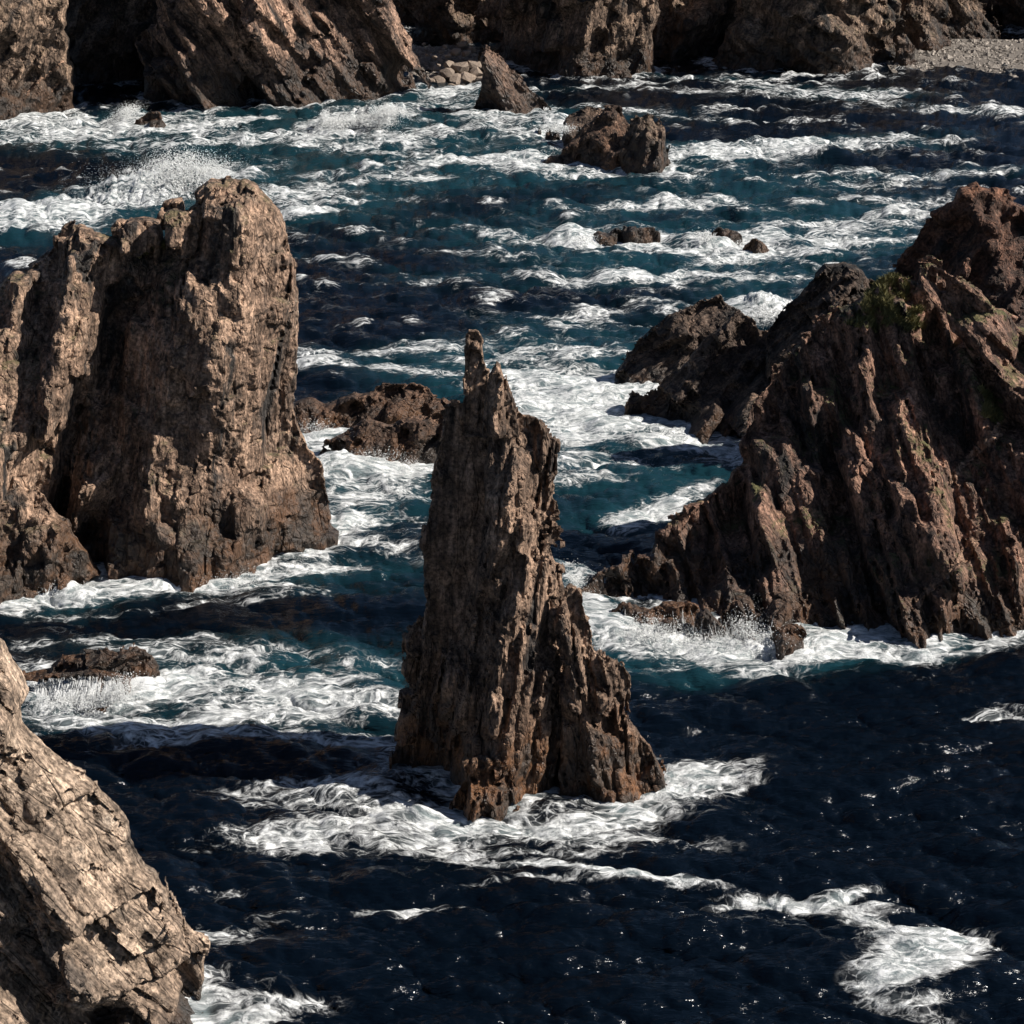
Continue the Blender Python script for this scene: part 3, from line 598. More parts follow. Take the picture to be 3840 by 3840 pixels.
# distance to the rocks
pts = np.concatenate(WATERLINE); kd = kdtree.KDTree(len(pts))
for i, p in enumerate(pts): kd.insert((float(p[0]), float(p[1]), 0), i)
kd.balance()
cell = 0.5
gx0, gy0, gx1, gy1 = -125, 68, 125, 340
gnx, gny = int((gx1-gx0)/cell)+1, int((gy1-gy0)/cell)+1
dist = np.array([kd.find((gx0+i*cell, gy0+j*cell, 0))[2] for i in range(gnx) for j in range(gny)], F32).reshape(gnx, gny)
fi = np.clip((X0-gx0)/cell, 0, gnx-1.001); fj = np.clip((Y0-gy0)/cell, 0, gny-1.001)
i, j = fi.astype(int), fj.astype(int); f, g = fi-i, fj-j
rd = (dist[i, j]*(1-f)+dist[i+1, j]*f)*(1-g)+(dist[i, j+1]*(1-f)+dist[i+1, j+1]*f)*g
rd = np.where(near > 0, rd, 50)

FOAM = [  # bearing u,v in the photograph, half sizes, strength, slope
 (60,232,130,12,1.,0),(200,246,150,14,.75,0),(130,264,170,12,.5,0),(300,222,50,12,.9,0),(380,240,70,8,.8,0),(450,228,60,8,.9,0),(620,234,45,14,1,0),(690,230,90,18,1,-.15),(750,208,50,10,1,-.2),(560,254,130,9,.45,0),(400,268,220,9,.4,0),(700,265,160,10,.45,0),
 (850,177,45,8,.8,.1),(870,166,60,5,.8,0),(860,192,50,8,.55,0),(950,220,100,6,.75,0),(900,236,130,9,.5,0),(840,252,170,10,.45,0),(640,278,220,8,.35,0),(780,296,220,12,.42,0),(900,302,130,9,.8,-.05),(990,296,60,14,.95,-.1),(700,322,130,6,.5,0),(1052,240,42,14,1.1,0),(1000,252,60,8,.5,0),
 (1200,328,190,5,.75,0),(1010,315,70,8,.8,0),(1150,165,220,3,.55,0),(1400,172,220,4,.6,0),(1470,168,160,3.5,.65,.04),(1570,180,160,5,.5,.06),(1760,202,130,6,.5,0),(1250,216,170,5,.5,0),(1350,208,160,4,.42,0),(1500,226,110,5,.4,-.08),(1880,214,60,5,.6,0),(1360,151,170,2,.9,0),(1480,147,80,2,.8,0),(1640,146,120,2,.6,0),
 (1300,289,60,6,1,0),(1450,286,230,11,.85,-.02),(1560,275,170,7,.8,0),(1680,272,60,4,.6,0),(1560,332,210,5,.42,0),(1700,336,170,5,.6,.03),(1820,326,90,3.5,.55,0),(1240,386,140,9,.75,0),(1180,392,55,6,.7,0),(1350,385,90,6,.5,0),(1650,352,120,6,.42,0),(1700,382,160,7,.45,0),
 (1150,456,150,11,.9,0),(1080,450,65,12,.75,0),(1250,472,160,8,.9,0),(1350,460,95,12,1.05,0),(1430,456,65,11,.9,0),(1550,450,160,15,.65,-.08),(1600,420,160,14,.55,-.08),(1680,400,130,10,.5,-.1),(1480,482,190,6,.6,0),
 (120,404,240,18,1.1,-.05),(320,366,130,26,1.2,-.25),(60,410,160,14,.9,0),(560,366,90,12,.85,0),(590,402,65,7,1,0),(545,386,90,22,.6,0),(700,342,160,6,.4,0),(700,380,110,6,.3,0),
 (1200,526,220,7,.6,0),(1350,520,130,9,.55,0),(1130,532,110,5,.5,0),(1100,602,170,7,.3,0),(1120,592,110,9,.55,-.2),(1050,616,90,7,.42,0),(640,491,70,4,.55,.05),(800,530,160,5,.3,0),(900,480,120,5,.25,0),(1440,588,75,22,.95,-.15),(1400,572,50,10,.6,0),
 (700,666,160,7,.5,-.05),(800,650,220,7,.32,0),(650,692,110,7,.45,0),(780,702,160,9,.32,0),(1000,672,130,14,.5,0),(1050,742,120,44,.9,0),(1120,762,130,42,.85,0),(1000,705,70,16,.85,0),(1150,802,130,30,.7,0),(1080,812,90,24,.6,0),(1180,720,60,20,.7,0),
 (1290,838,100,15,1.25,.06),(1320,848,80,8,1.2,.03),(1235,962,95,20,1.3,-.28),(1180,985,40,8,.8,0),(1120,862,150,16,.42,0),(1040,880,60,16,.45,0),(1380,880,45,10,.5,0),(1100,905,120,10,.3,0),
 (600,815,55,24,1,-.15),(620,858,45,12,.7,0),(700,878,115,22,1.,.05),(780,892,45,16,.85,0),(690,922,115,30,.72,0),(700,985,105,30,.45,0),(652,982,32,15,1,0),(750,1040,90,14,.3,0),(640,1072,70,9,.42,0),
 (330,1112,250,9,.8,0),(100,1122,55,12,.95,0),(430,1100,160,7,.75,-.05),(570,1076,70,11,.8,-.15),(60,1160,90,7,.6,0),(200,1126,130,7,.5,0),(400,1142,220,5,.3,0),(550,1120,120,6,.3,0),
 (1085,1110,30,34,.85,.6),(1130,1172,55,34,1.05,.5),(1250,1212,160,26,1.1,.15),(1400,1228,180,18,1.1,0),(1550,1212,130,18,.9,-.1),(1650,1195,110,15,.8,-.15),(1750,1158,120,16,1,-.05),(1850,1150,110,17,.95,0),(1900,1178,70,8,.55,0),(1600,1236,220,7,.5,0),(1350,1262,210,6,.3,0),(1180,1230,80,14,.5,.3),
 (200,1212,190,8,.65,-.02),(400,1232,210,18,.5,0),(330,1282,130,24,.85,0),(150,1342,130,17,1.1,-.05),(250,1372,210,14,.8,0),(450,1302,190,30,.72,0),(600,1342,170,30,.66,0),(700,1272,90,30,.36,0),(500,1392,260,13,.62,-.03),(350,1402,160,7,.6,0),(650,1392,120,14,.55,0),(560,1310,60,10,.9,0),
 (600,1478,120,14,.42,0),(560,1508,140,18,.6,0),(700,1512,130,28,.85,0),(790,1542,80,22,.95,.2),(640,1562,130,22,.5,0),(620,1592,160,18,.45,0),(450,1522,70,7,.3,0),(430,1582,130,14,.42,0),(420,1490,70,10,.22,0),
 (1280,1472,110,30,.52,0),(1350,1462,90,22,.45,0),(1230,1522,90,14,.65,-.2),(1150,1546,130,14,.75,-.1),(1000,1566,220,13,.85,0),(1100,1582,220,18,.55,0),(900,1592,160,15,.6,0),(950,1612,260,9,.4,0),(850,1560,70,14,.8,.3),
 (980,1636,160,6,.45,0),(1100,1645,170,9,.85,.02),(1250,1656,130,6,.8,0),(1020,1662,110,5,.5,0),(1500,1696,120,12,.95,0),(1420,1697,90,6,.65,0),(1580,1690,65,11,.9,-.1),(1640,1736,65,14,.8,.4),(1750,1802,105,44,1.05,-.25),(1700,1845,75,22,.8,-.1),(1825,1782,75,12,.9,-.2),(1690,1772,55,18,.85,0),(740,1712,65,7,.85,.05),(790,1721,45,5,.65,0),(930,1712,70,6,.4,0),(430,1752,120,14,.5,0),(400,1772,90,10,.45,0),(520,1727,90,7,.35,0),(480,1902,120,26,.55,0),(560,1882,70,14,.4,0),(420,1922,80,16,.5,0),(1880,1342,65,14,.62,-.1),(1800,1412,110,2,.45,-.05),(1700,1882,90,7,.4,0),(1350,1392,70,4,.3,0),(430,1680,60,9,.3,0),(1750,1900,60,12,.25,0)]
cov = np.zeros((nr, nc), F32); aer = np.zeros((nr, nc), F32)
nz = fbm(np.stack([X0/5., Y0/3.5, np.zeros(len(X0))], 1), 4, 77).reshape(nr, nc)
nz2 = fbm(np.stack([X0/5.+40, Y0/3.5, np.zeros(len(X0))], 1), 4, 78).reshape(nr, nc)
for (u, v, hu, hv, st, sl_) in FOAM:
    if 1440 < v < 1625 and st > .55: st *= .54
    elif v > 1440: st *= 1.18
    sl_ += .09*math.sin(u*.37+v*1.3)
    cx, cy = sea_at(u, v); xa = sea_at(u+hu, v)[0]-cx; ya = (sea_at(u, v-hv)[1]-sea_at(u, v+hv)[1])/2
    skew = -sl_*hu/hv*ya/xa if hv else 0            # metres of y per metre of x
    r0, r1 = np.searchsorted(rows, [cy-ya*4.5-abs(skew)*xa*2.5, cy+ya*4.5+abs(skew)*xa*2.5]); r1 = min(r1, nr)
    if r1 <= r0: continue
    X_, Y_ = XX[r0:r1], YY[r0:r1]
    px_ = (X_-cx)/xa+.45*nz[r0:r1]; py_ = (Y_-cy-skew*(X_-cx))/ya+.55*nz2[r0:r1]
    q = px_**2+py_**2
    cov[r0:r1] = np.maximum(cov[r0:r1], st*np.exp(-(q/1.15)**1.4)) if st > 1 else cov[r0:r1]+st*np.exp(-(q/1.1)**1.3)*(1-.55*np.clip(cov[r0:r1], 0, 1))
    aer[r0:r1] += .55*st*np.exp(-q/6.5)
cov = cov.ravel(); aer = aer.ravel()
for (u, v, hu, hv, st) in [(1000,420,700,200,.35),(1000,850,330,170,.45),(750,1270,300,90,.30),(500,300,500,60,.3),(1600,420,300,80,.3),(1100,1230,120,60,.25),(750,1560,250,60,.2)]:
    cx, cy = sea_at(u, v); xa = sea_at(u+hu, v)[0]-cx; ya = (sea_at(u, v-hv)[1]-sea_at(u, v+hv)[1])/2
    aer += st*np.exp(-((X0-cx)/xa)**2-((Y0-cy)/ya)**2)*(1+.7*nz.ravel())
nzf = nz.ravel()
rim = np.exp(-np.maximum(rd-.15, 0)/(.55+.35*np.clip(nzf, -1, 1)))
cov = .70*cov+.50*rim+.22*np.exp(-rd/2.2)*(.6+nzf)
# crests that break on their own
tex = np.clip((h1/.21-.95), 0, 2)
zone = np.clip((Y0-118)/60, .04, 1)
cov = cov+tex*.30*zone*(.7+nz2.ravel())
cov = cov+.07*zone                                # thin streaks everywhere offshore
cov = cov*np.clip(1.02-.22*(Y0-140)/60, .74, 1.)
aer = np.clip(aer+.25*rim, 0, 1.1)*np.clip((Y0-86)/22, .12, 1)
hz = h1*far_amp+(h2+.75*h3)*(1-.5*np.clip(cov, 0, 1))
# swells heaped by breakers
for (u, v, hu, hv, amp) in [(320,372,130,18,2.2),(100,404,170,14,1.0),(600,400,50,7,.7),(1450,282,190,9,.8),(690,228,70,12,1.0),(1350,455,60,9,.6),(1080,448,50,9,.5),(640,880,90,14,.6),(780,1545,55,12,.5),(1230,1210,120,14,.35),(1850,1146,80,14,.6),(1440,590,60,16,.9),(560,1318,60,9,.3),(650,980,25,10,.5),(240,1122,200,8,.25),(60,235,100,8,.6)]:
    cx, cy = sea_at(u, v); xa = sea_at(u+hu, v)[0]-cx; ya = (sea_at(u, v-hv)[1]-sea_at(u, v+hv)[1])/2
    hz = hz+amp*np.exp(-((X0-cx)/xa)**2-((Y0-cy)/ya)**2)*(1+.5*nzf)
rag = np.abs(fbm(np.stack([X0/1.6, Y0/2.2, X0*0], 1), 4, 55, .6))
for (u, v, hu, hv, amp) in [(330,368,120,18,1.7),(200,390,110,12,1.0),(690,230,70,10,1.8),(745,212,35,8,1.6),(240,222,40,8,1.4),(1230,1205,110,12,.7),(1420,1212,110,10,.7),(1780,1152,110,12,.9),(150,1330,70,8,.5),(700,868,80,8,.8),(1340,450,40,6,1.0),(1440,592,40,12,1.0)]:
    cx, cy = sea_at(u, v); xa = sea_at(u+hu, v)[0]-cx; ya = (sea_at(u, v-hv)[1]-sea_at(u, v+hv)[1])/2
    hz = hz+amp*rag*np.exp(-((X0-cx)/xa)**2-((Y0-cy)/ya)**2)
dense = np.clip((cov-.75)/.4, 0, 1)
hz = hz+dense*.10*(.5+fbm(np.stack([X0/.7, Y0/.7, X0*0], 1), 3, 21))
SV = np.stack([X0+near*(.95*ax1+.55*ax2), Y0+near*(.95*ay1+.55*ay2), hz*near], 1)
ii = np.arange(nr*nc).reshape(nr, nc)
SQ = np.stack([ii[:-1, :-1].ravel(), ii[:-1, 1:].ravel(), ii[1:, 1:].ravel(), ii[1:, :-1].ravel()], 1)
sm = mesh_from('sea', SV, SQ, True)
attr(sm, 'foam', np.clip(cov, 0, 1.4)*near); attr(sm, 'aer', aer*near)

def foam_white(b, pos, lo=.66, hi=.9):
    return b.mix(b.ramp(b.noise(pos, 2.2, 6, .7), .3, .7), rgb(lo, lo*1.005, lo*.99), rgb(hi, hi, hi*.975))
def sea_mat():
    m = bpy.data.materials.new('sea_water'); b = NB(nodes(m))
    pos = b.n('ShaderNodeNewGeometry').outputs['Position']
    cov = b.n('ShaderNodeAttribute', attribute_name='foam').outputs['Fac']; aer = b.n('ShaderNodeAttribute', attribute_name='aer').outputs['Fac']
    # current-drawn coordinates
    n1 = b.n('ShaderNodeTexNoise'); b.l(pos, n1.inputs[0]); n1.inputs['Scale'].default_value = .22; n1.inputs['Detail'].default_value = 3; n1.inputs['Roughness'].default_value = .5
    s1 = b.n('ShaderNodeVectorMath', operation='MULTIPLY_ADD'); b.l(n1.outputs['Color'], s1.inputs[0]); s1.inputs[1].default_value = (4.2, 3.4, 0); b.l(pos, s1.inputs[2])
    wp = b.mapping(s1.outputs[0], rot=(0, 0, math.radians(-8)), sc=(.5, 1., .0))
    big = b.noise(wp, .40, 6, .62, .3)
    fin = b.noise(b.mapping(s1.outputs[0], sc=(.55, 1, .3)), 3.2, 6, .72)
    def web(scale):
        v_ = b.n('ShaderNodeTexVoronoi', feature='DISTANCE_TO_EDGE'); v_.inputs['Scale'].default_value = scale; b.l(wp, v_.inputs['Vector'])
        return v_.outputs['Distance']
    cn = b.math('ADD', cov, b.math('ADD', b.math('MULTIPLY', b.math('SUBTRACT', big, .5), 1.9), b.math('MULTIPLY', b.math('SUBTRACT', fin, .5), .9)))
    wd_ = b.math('MAXIMUM', b.math('MULTIPLY', b.math('SUBTRACT', cn, -.02), .27), .008)
    def lines(scale): return b.ramp(b.math('DIVIDE', web(scale), wd_), .25, 1., 1., 0.)
    lace = b.math('MAXIMUM', lines(.7), b.math('MAXIMUM', b.math('MULTIPLY', lines(1.7), .95), b.math('MULTIPLY', lines(3.6), .5)))
    lace = b.math('MULTIPLY', lace, b.math('MULTIPLY', b.ramp(cn, .1, .5), b.ramp(fin, .35, .6, .3, 1.)))
    full = b.ramp(b.math('ADD', cn, b.math('MULTIPLY', b.math('SUBTRACT', fin, .5), 1.2)), .84, 1.5)
    filmy = b.ramp(cn, .1, 1.0, 0., .22)
    f = b.math('MAXIMUM', b.math('MAXIMUM', lace, full), filmy)
    f = b.math('MULTIPLY', f, b.ramp(cov, .03, .2))
    water = b.mix(b.ramp(aer, .3, 1.3), rgb(.0009, .0027, .0056), rgb(.0068, .032, .042))
    water = b.mix(b.math('MULTIPLY', b.ramp(cn, .1, 1.), b.ramp(cov, .15, .9, 0., .8)), water, rgb(.022, .078, .084))
    col = b.mix(f, water, foam_white(b, pos))
    ro = b.math('ADD', b.math('MULTIPLY', f, .6), .15)
    def ridge(sc, ang, wx): return b.math('ABSOLUTE', b.math('SUBTRACT', b.noise(b.mapping(pos, rot=(0, 0, ang), sc=(wx, 1, 1)), sc, 3, .55, .35), .5))
    rip = b.math('ADD', b.math('MULTIPLY', ridge(1.7, .1, .26), -1.5), b.math('MULTIPLY', ridge(4.2, -.08, .24), -.8))
    rip = b.math('ADD', rip, b.math('ADD', b.math('MULTIPLY', f, .3), b.math('MULTIPLY', b.math('MULTIPLY', fin, f), .3)))
    bp = b.n('ShaderNodeBump'); bp.inputs['Strength'].default_value = 1.; bp.inputs['Distance'].default_value = .125; b.l(rip, bp.inputs['Height'])
    p = b.n('ShaderNodeBsdfPrincipled'); b.l(col, p.inputs['Base Color']); b.l(ro, p.inputs['Roughness']); b.l(bp.outputs[0], p.inputs['Normal'])
    p.inputs['IOR'].default_value = 1.33
    o = b.n('ShaderNodeOutputMaterial'); b.l(p.outputs[0], o.inputs[0])
    return m
o = obj('sea', sm, sea_mat()); tag(o, kind='structure')
# ------------------------------------------------------------------ veins on the rocks
HEAD = [o for o in SC.objects if o.name.startswith('rocky_headland')][0]
CORNER = [o for o in SC.objects if o.name == 'far_cliff'][0]
for poly in ([(1350,1720),(1400,1655),(1480,1590),(1570,1500),(1620,1400),(1575,1400),(1480,1530),(1390,1610),(1330,1690)],
             [(1470,1240),(1530,1170),(1620,1090),(1720,1000),(1690,950),(1600,1040),(1530,1120),(1470,1190)]):
    film('vein', 'headland', HEAD, M_VEIN, R5, poly, .10, noise_w=4)
for poly in ([(70,395),(130,305),(200,255),(255,200),(262,218),(205,272),(140,325),(88,400)], [(150,375),(200,322),(268,270),(270,290),(205,340),(162,386)]):
    film('vein', 'corner', CORNER, M_VEIN, R1, poly, .15, noise_w=2)

# ------------------------------------------------------------------ white water: falls and spray
def white_mat(name, lo, hi, trans=.25):
    m = bpy.data.materials.new(name); b = NB(nodes(m)); pos = b.n('ShaderNodeNewGeometry').outputs['Position']
    c = foam_white(b, pos, lo, hi)
    d = b.n('ShaderNodeBsdfDiffuse'); t_ = b.n('ShaderNodeBsdfTranslucent'); mx = b.n('ShaderNodeMixShader'); mx.inputs[0].default_value = trans
    b.l(c, d.inputs[0]); b.l(c, t_.inputs[0]); b.l(d.outputs[0], mx.inputs[1]); b.l(t_.outputs[0], mx.inputs[2])
    o = b.n('ShaderNodeOutputMaterial'); b.l(mx.outputs[0], o.inputs[0]); return m
M_FALL = white_mat('falling_water', .55, .85); M_SPRAY = white_mat('spray_water', .7, .9, .4)
def falls(label, key, reg, u0, u1, v0, v1, n, seed, ztop=(.6, 2.6), wid=(.03, .16), bottom=-.1):
    """thin streams of white water draped over the front of a rock"""
    rg = np.random.default_rng(seed)
    V = np.concatenate([q[0] for q in ROCKV[key]]); u, v = project(V)
    a_, b_ = reg((u0, v0)), reg((u1, v1)); V = V[(u > a_[0]) & (u < b_[0]) & (v > a_[1]) & (v < b_[1]) & (V[:, 2] < 4) & (V[:, 2] > -1)]
    c_ = .14; gx = np.floor((V[:, 0]-V[:, 0].min())/c_).astype(int); gz = np.floor((V[:, 2]+1)/c_).astype(int)
    dep = np.full((gx.max()+1, gz.max()+1), 1e9); np.minimum.at(dep, (gx, gz), V[:, 1])
    x0_ = V[:, 0].min(); Vs, Qs, k0 = [], [], 0
    for _ in range(n):
        x = rg.uniform(0, gx.max()*c_); w = rg.uniform(*wid)*rg.uniform(.5, 1.4); rowp = []; drift = rg.normal()*.03
        col = np.nonzero(dep[int(np.clip(x/c_, 0, dep.shape[0]-1))] < 1e8)[0]
        if not len(col): continue
        zt = min(((col.max())*c_-1)*rg.uniform(*ztop), 2.6)
        yl = None; z = zt
        while z > bottom:
            i_, j_ = int(np.clip(x/c_, 0, dep.shape[0]-1)), int(np.clip((z+1)/c_, 0, dep.shape[1]-1))
            y = dep[i_, j_]
            if y > 1e8:
                if yl is None: z -= c_; continue
                y = yl
            yl = y if yl is None else min(y, yl+.10)               # falling water never runs back under the rock
            x += rg.normal()*.02+drift; ww = w*(.5+rg.random())*min(1, .15+(zt-z)/.5)
            rowp.append((x0_+x, yl-.02-.03*rg.random(), z, ww)); z -= c_*.8
        if len(rowp) < 3: continue
        P = np.array(rowp); m = len(P)
        L_ = np.stack([P[:, 0]-P[:, 3], P[:, 1]+.03, P[:, 2]], 1); C_ = P[:, :3]-np.array([0, .03, 0]); R_ = np.stack([P[:, 0]+P[:, 3], P[:, 1]+.03, P[:, 2]], 1)
        Vs.append(np.concatenate([L_, C_, R_])); r_ = np.arange(m-1)
        for o1, o2 in ((0, m), (m, 2*m)): Qs.append(np.stack([o1+r_, o1+r_+1, o2+r_+1, o2+r_], 1)+k0)
        k0 += 3*m
    tag(obj('waterfall', mesh_from('waterfall', np.concatenate(Vs), np.concatenate(Qs), True), M_FALL), label, 'waterfall', kind='stuff')
falls('white streams pouring over the wet boulders below the right ridge', 'cascade', R5, 150, 790, 1600, 1990, 130, 1, (.25, .9), (.006, .028))
falls('small white waterfall pouring over the low rock at left', 'spill', R6, 150, 540, 370, 640, 300, 3, (.75, 1.), (.015, .06))

import bmesh
def spray(label, Y, blobs, n, r=(.05, .16), dy=1.5, seed=1):
    rg = np.random.default_rng(seed); w = np.array([b_[4] for b_ in blobs], float); w /= w.sum()
    which = rg.choice(len(blobs), n, p=w); P = np.zeros((n, 3)); S = np.zeros(n)
    for i, (u, v, su, sv, _) in enumerate(blobs):
        m = which == i; k = m.sum(); a_ = rg.normal(size=(k, 3))
        # ragged plumes: clump the drops along random jets
        jets = rg.normal(size=(9, 2)); jw = jets[rg.integers(0, 9, k)]*rg.uniform(.2, 1.3, (k, 1))
        q = .55*a_[:, :2]+.75*jw
        x0, _, z0 = at(u, v, Y); xs = at(u+su, v, Y)[0]-x0; zs = z0-at(u, v+sv, Y)[2]
        P[m] = np.stack([x0+xs*q[:, 0], Y+dy*a_[:, 2], z0+zs*q[:, 1]], 1)
        S[m] = np.clip(1.25-.45*np.hypot(q[:, 0], q[:, 1]), .3, 1.2)
    S *= rg.uniform(r[0], r[1], n)
    ok = P[:, 2] > -.2; P, S = P[ok], S[ok]; n = len(P)
    tet = np.array([(1, 1, 1), (1, -1, -1), (-1, 1, -1), (-1, -1, 1)])*.7
    rot = rg.normal(size=(n, 4, 3))*.35+tet[None]
    V = (P[:, None, :]+rot*S[:, None, None]).reshape(-1, 3)
    Q = np.array([(0, 1, 2), (0, 3, 1), (0, 2, 3), (1, 3, 2)])[None]+np.arange(n)[:, None, None]*4
    return tag(obj('sea_spray', mesh_from('sea_spray', V, Q.reshape(-1, 3)), M_SPRAY), label, 'spray', kind='stuff')
spray('tall burst of white spray behind the big left rock', 220, [(340,335,55,24,5),(300,350,60,18,4),(390,330,32,16,2),(230,366,60,12,3),(345,305,45,16,1.2),(140,392,80,10,2.5),(40,402,60,8,1.2)], 28000, (.025, .075), 2.2, 1)
spray('white splash at the foot of the great far cliff', 256, [(700,226,34,10,3),(735,210,22,8,2),(640,232,28,9,2),(610,222,8,9,.8)], 9000, (.025, .07), 1.2, 2)
spray('spray drifting at the mouth of the far sea cave', 262, [(245,210,18,9,2),(225,226,22,7,2),(60,231,70,5,2)], 4500, (.025, .065), 1.5, 3)
spray('small splash between the central stack and the right ridge', 118, [(1085,1092,16,22,2),(1110,1118,24,18,2),(1095,1135,20,16,2)], 2600, (.008, .028), .8, 4)
spray('splashing surf along the boulders below the right ridge', 111, [(1230,1190,60,10,2),(1340,1205,70,14,3),(1450,1195,50,16,2),(1410,1185,30,18,1)], 10000, (.012, .035), .9, 5)
spray('surf bursting on the foot of the ridge at the right edge', 115.5, [(1700,1150,36,16,2),(1770,1150,50,14,3),(1850,1140,40,14,2)], 9000, (.012, .035), .9, 6)
spray('low splash along the foot of the big left rock', 117.5, [(100,1108,24,9,2),(160,1112,40,5,1),(430,1098,40,6,1.5),(470,1090,24,5,1)], 2200, (.008, .028), .6, 7)
spray('white surge against the right foot of the big left rock', 122, [(545,1072,20,9,2),(570,1068,16,7,1)], 900, (.008, .028), .5, 8)
spray('foamy splash under the small waterfall at left', 102.6, [(150,1322,70,10,3),(220,1310,40,12,2),(240,1290,30,8,1)], 6000, (.01, .03), .6, 9)
spray('splash around the rocks awash at centre right', 199.5, [(1330,446,18,8,2),(1100,450,26,6,1.5),(1400,462,30,4,1)], 1800, (.015, .055), .8, 10)
spray('white water pouring past the left of the two-humped rock', 243, [(1050,242,26,6,2),(1000,296,36,9,2)], 1800, (.02, .07), .8, 11)
spray('splash at the left foot of the central stack', 93.2, [(775,1532,18,9,1),(795,1545,20,8,1)], 900, (.007, .022), .5, 12)
spray('surf behind the reef beside the central stack', 137.5, [(700,862,50,7,2),(770,880,22,9,1.5),(600,808,28,8,2)], 2200, (.008, .032), .7, 13)
spray('breaker foam in the gap behind the dark slab rock', 158, [(1440,590,34,12,2),(1475,600,20,12,1)], 1500, (.012, .04), .8, 14)

# ------------------------------------------------------------------ far beaches
def stone_mat(name, a_, b_):
    m = bpy.data.materials.new(name); b = NB(nodes(m)); pos = b.n('ShaderNodeNewGeometry').outputs['Position']
    rnd = b.n('ShaderNodeNewGeometry').outputs['Random Per Island']
    c = b.mix(rnd, rgb(*a_), rgb(*b_)); c = b.mix(.6, c, b.mix(b.noise(pos, 3., 5, .7), rgb(.5, .5, .5), rgb(1.3, 1.3, 1.3)), 'MULTIPLY')
    p = b.n('ShaderNodeBsdfPrincipled'); b.l(c, p.inputs[0]); p.inputs['Roughness'].default_value = .8
    bp = b.n('ShaderNodeBump'); bp.inputs['Distance'].default_value = .15; b.l(b.noise(pos, 2.5, 6, .7), bp.inputs['Height']); b.l(bp.outputs[0], p.inputs['Normal'])
    o = b.n('ShaderNodeOutputMaterial'); b.l(p.outputs[0], o.inputs[0]); return m
M_STONE = stone_mat('beach_stone', (.09, .075, .062), (.38, .325, .27)); M_BOULD = stone_mat('boulder_stone', (.19, .145, .11), (.27, .205, .155))
OCT = np.array([(1,0,0),(-1,0,0),(0,1,0),(0,-1,0),(0,0,1),(0,0,-1)], float)
OQ = np.array([(0,2,4),(2,1,4),(1,3,4),(3,0,4),(2,0,5),(1,2,5),(3,1,5),(0,3,5)])
def beach(label, x0, x1, ya, yb, zb, n, r, seed):
    rg = np.random.default_rng(seed)
    gx, gy = np.meshgrid(np.linspace(x0, x1, 60), np.linspace(0, 1, 30), indexing='ij')
    f_ = lambda X_: ya+2.2*np.sin(X_*.21+seed)+1.2*np.sin(X_*.5)
    Yg = f_(gx)+(yb-f_(gx))*gy; Zg = -.6+(zb+.6)*gy**.9+.25*fbm(np.stack([gx.ravel()/3, Yg.ravel()/3, gx.ravel()*0], 1), 3, seed).reshape(gx.shape)
    V = np.stack([gx, Yg, Zg], -1).reshape(-1, 3); ii = np.arange(1800).reshape(60, 30)
    Q = np.stack([ii[:-1, :-1].ravel(), ii[1:, :-1].ravel(), ii[1:, 1:].ravel(), ii[:-1, 1:].ravel()], 1)
    g_ = obj('shingle_beach', mesh_from('shingle_beach', V, Q, True), M_STONE); tag(g_, kind='structure')
    X_ = rg.uniform(x0, x1, n); t_ = rg.uniform(.03, .97, n); Y_ = f_(X_)+(yb-f_(X_))*t_; Z_ = -.6+(zb+.6)*t_**.9
    s_ = rg.lognormal(math.log(r), .4, n)
    P = OCT[None]*rg.uniform(.6, 1.2, (n, 6, 1))*s_[:, None, None]*np.array([1, 1, .65])+rg.normal(size=(n, 6, 3))*.12*s_[:, None, None]
    ang = rg.uniform(0, 6.28, n); c_, q_ = np.cos(ang)[:, None], np.sin(ang)[:, None]
    P = np.stack([P[..., 0]*c_-P[..., 1]*q_, P[..., 0]*q_+P[..., 1]*c_, P[..., 2]], -1)+np.stack([X_, Y_, Z_], 1)[:, None, :]
    tag(obj('shingle', mesh_from('shingle', P.reshape(-1, 3), (OQ[None]+np.arange(n)[:, None, None]*6).reshape(-1, 3), False), M_STONE), label, 'shingle', kind='stuff')
    return f_
beach('pale shingle stones on the far beach at right', at(1690, 140, 293)[0], at(2200, 140, 293)[0], 292.5, 313, 1.6, 3600, .24, 3)
beach('pale shingle stones on the far beach left of the fin rock', at(770, 150, 290)[0], at(900, 150, 290)[0], 287, 306, 1.7, 2000, .22, 5)
import bmesh
def boulder_mesh(seed):
    rg = np.random.default_rng(seed); bm = bmesh.new()
    for q in rg.normal(size=(26, 3)):
        q = q/np.linalg.norm(q)*rg.uniform(.85, 1.05); q[2] *= .75
        bm.verts.new(q)
    bmesh.ops.convex_hull(bm, input=bm.verts)
    for v_ in [v_ for v_ in bm.verts if not v_.link_faces]: bm.verts.remove(v_)
    m = bpy.data.meshes.new('boulder'); bm.to_mesh(m); bm.free(); return m
BM = [boulder_mesh(i+40) for i in range(7)]
rg = np.random.default_rng(12)
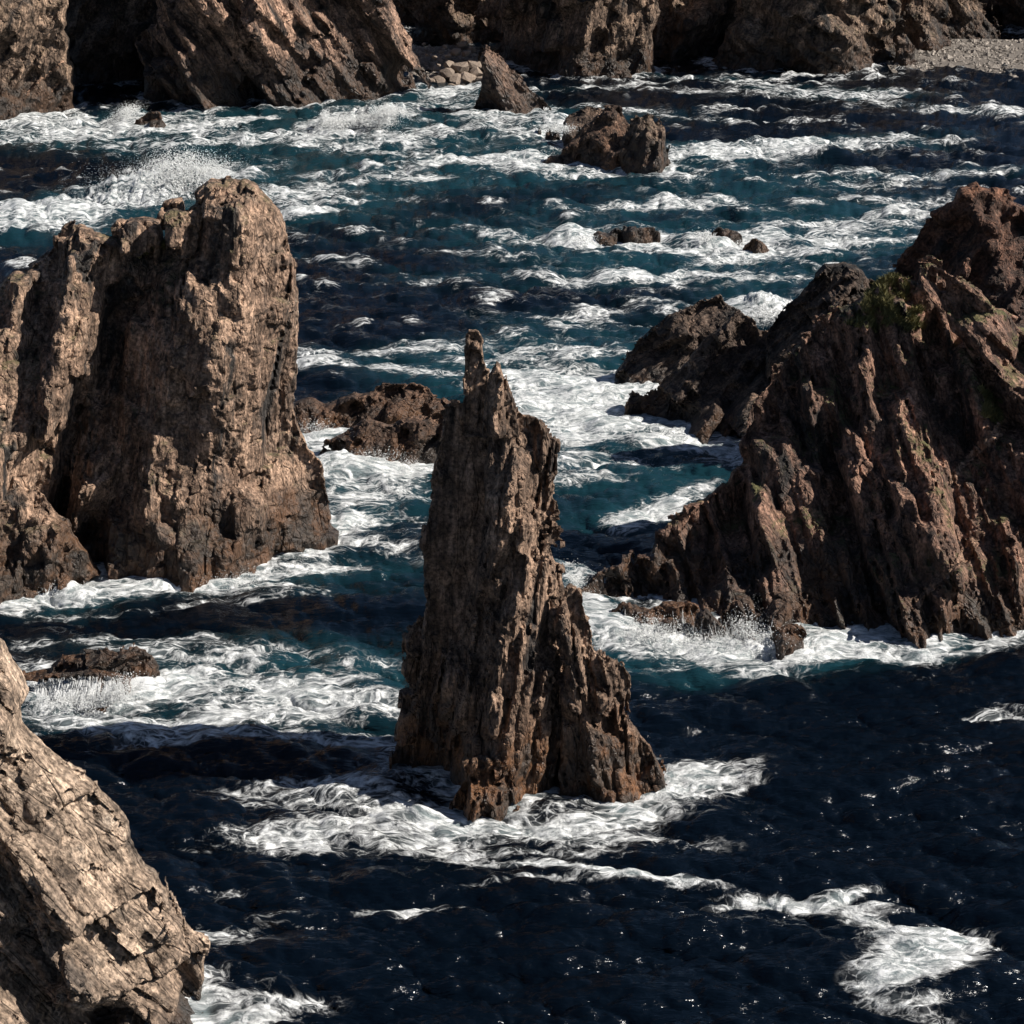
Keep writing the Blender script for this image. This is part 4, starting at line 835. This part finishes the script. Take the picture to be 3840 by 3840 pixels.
for i, (u, v, r_) in enumerate([(1745,165,26),(1722,190,22),(1762,196,20),(1700,242,24),(1690,272,30),(1740,248,36),(1790,240,32),(1655,297,24),(1722,296,30),(1765,290,34),(1800,268,30),(1782,182,16),(1640,210,10),(1665,190,10),(1612,200,9),(1690,205,13),(1630,300,16),(1812,300,24),(1600,160,9),(1655,240,9),(1775,225,16),(1705,320,18),(1680,170,10)]):
    uu, vv_ = R1((u, v)); Yb = 288+(300-v)*.07; x, y, z = at(uu, vv_+3, Yb); rr = r_*.0325
    o = bpy.data.objects.new('boulder', BM[i % 7]); COL.objects.link(o); o.location = (x, Yb, z)
    if not BM[i % 7].materials: BM[i % 7].materials.append(M_BOULD)
    o.scale = (rr*1.15, rr*1.1, rr); o.rotation_euler = (rg.uniform(-.4, .4), rg.uniform(-.4, .4), rg.uniform(0, 6.28))
    tag(o, 'angular brown boulder in the heap on the far beach beside the fin rock', 'boulder', 'boulders heaped on the far beach')

# ------------------------------------------------------------------ turf on the crests
def turf(label, key, reg, poly, n, hgt, seed, upmin=.3):
    rg = np.random.default_rng(seed); pts_, nn = [], []
    for V, Q, N in ROCKV[key]:
        u, v = project(V); u = u+14*fbm(V/2., 3, 2); v = v+14*fbm(V/2., 3, 6)
        ok = in_poly(u, v, [reg(p) for p in poly]) & (N[:, 2] > upmin) & (perlin(V/.9, 5) > -.12)
        pts_.append(V[ok]); nn.append(N[ok])
    P = np.concatenate(pts_)
    P = P[rg.integers(0, len(P), n)]+rg.normal(size=(n, 3))*.05
    a_ = rg.uniform(0, 6.28, n); w_ = rg.uniform(.02, .05, n); hh = rg.uniform(.5, 1.2, n)*hgt
    dx = np.stack([np.cos(a_)*w_, np.sin(a_)*w_, 0*a_], 1); lean = np.stack([rg.normal(size=n)*.5+.2, rg.normal(size=n)*.5-.3, np.ones(n)], 1)*hh[:, None]
    V = np.stack([P-dx, P+dx, P+lean], 1).reshape(-1, 3)
    tag(obj('turf', mesh_from('turf', V, np.arange(3*n).reshape(n, 3)), M_TURF), label, 'grass', kind='stuff')
M_TURF = stone_mat('turf_blade', (.09, .092, .03), (.25, .21, .075))
turf('olive turf on the crest of the right ridge', 'headland', R5, [(1170,470),(1240,410),(1310,430),(1380,520),(1400,600),(1330,640),(1270,600),(1180,640),(1080,600)], 14000, .3, 1, .25)
turf('olive turf patch low on the flank of the right ridge', 'headland', R5, [(1590,860),(1660,880),(1710,930),(1680,980),(1600,960)], 3500, .3, 2, .1)
turf('small mossy patch on top of the big left rock', 'lefttop', R3, [(560,340),(640,300),(740,310),(760,350),(640,370),(600,420)], 2500, .22, 3, .2)
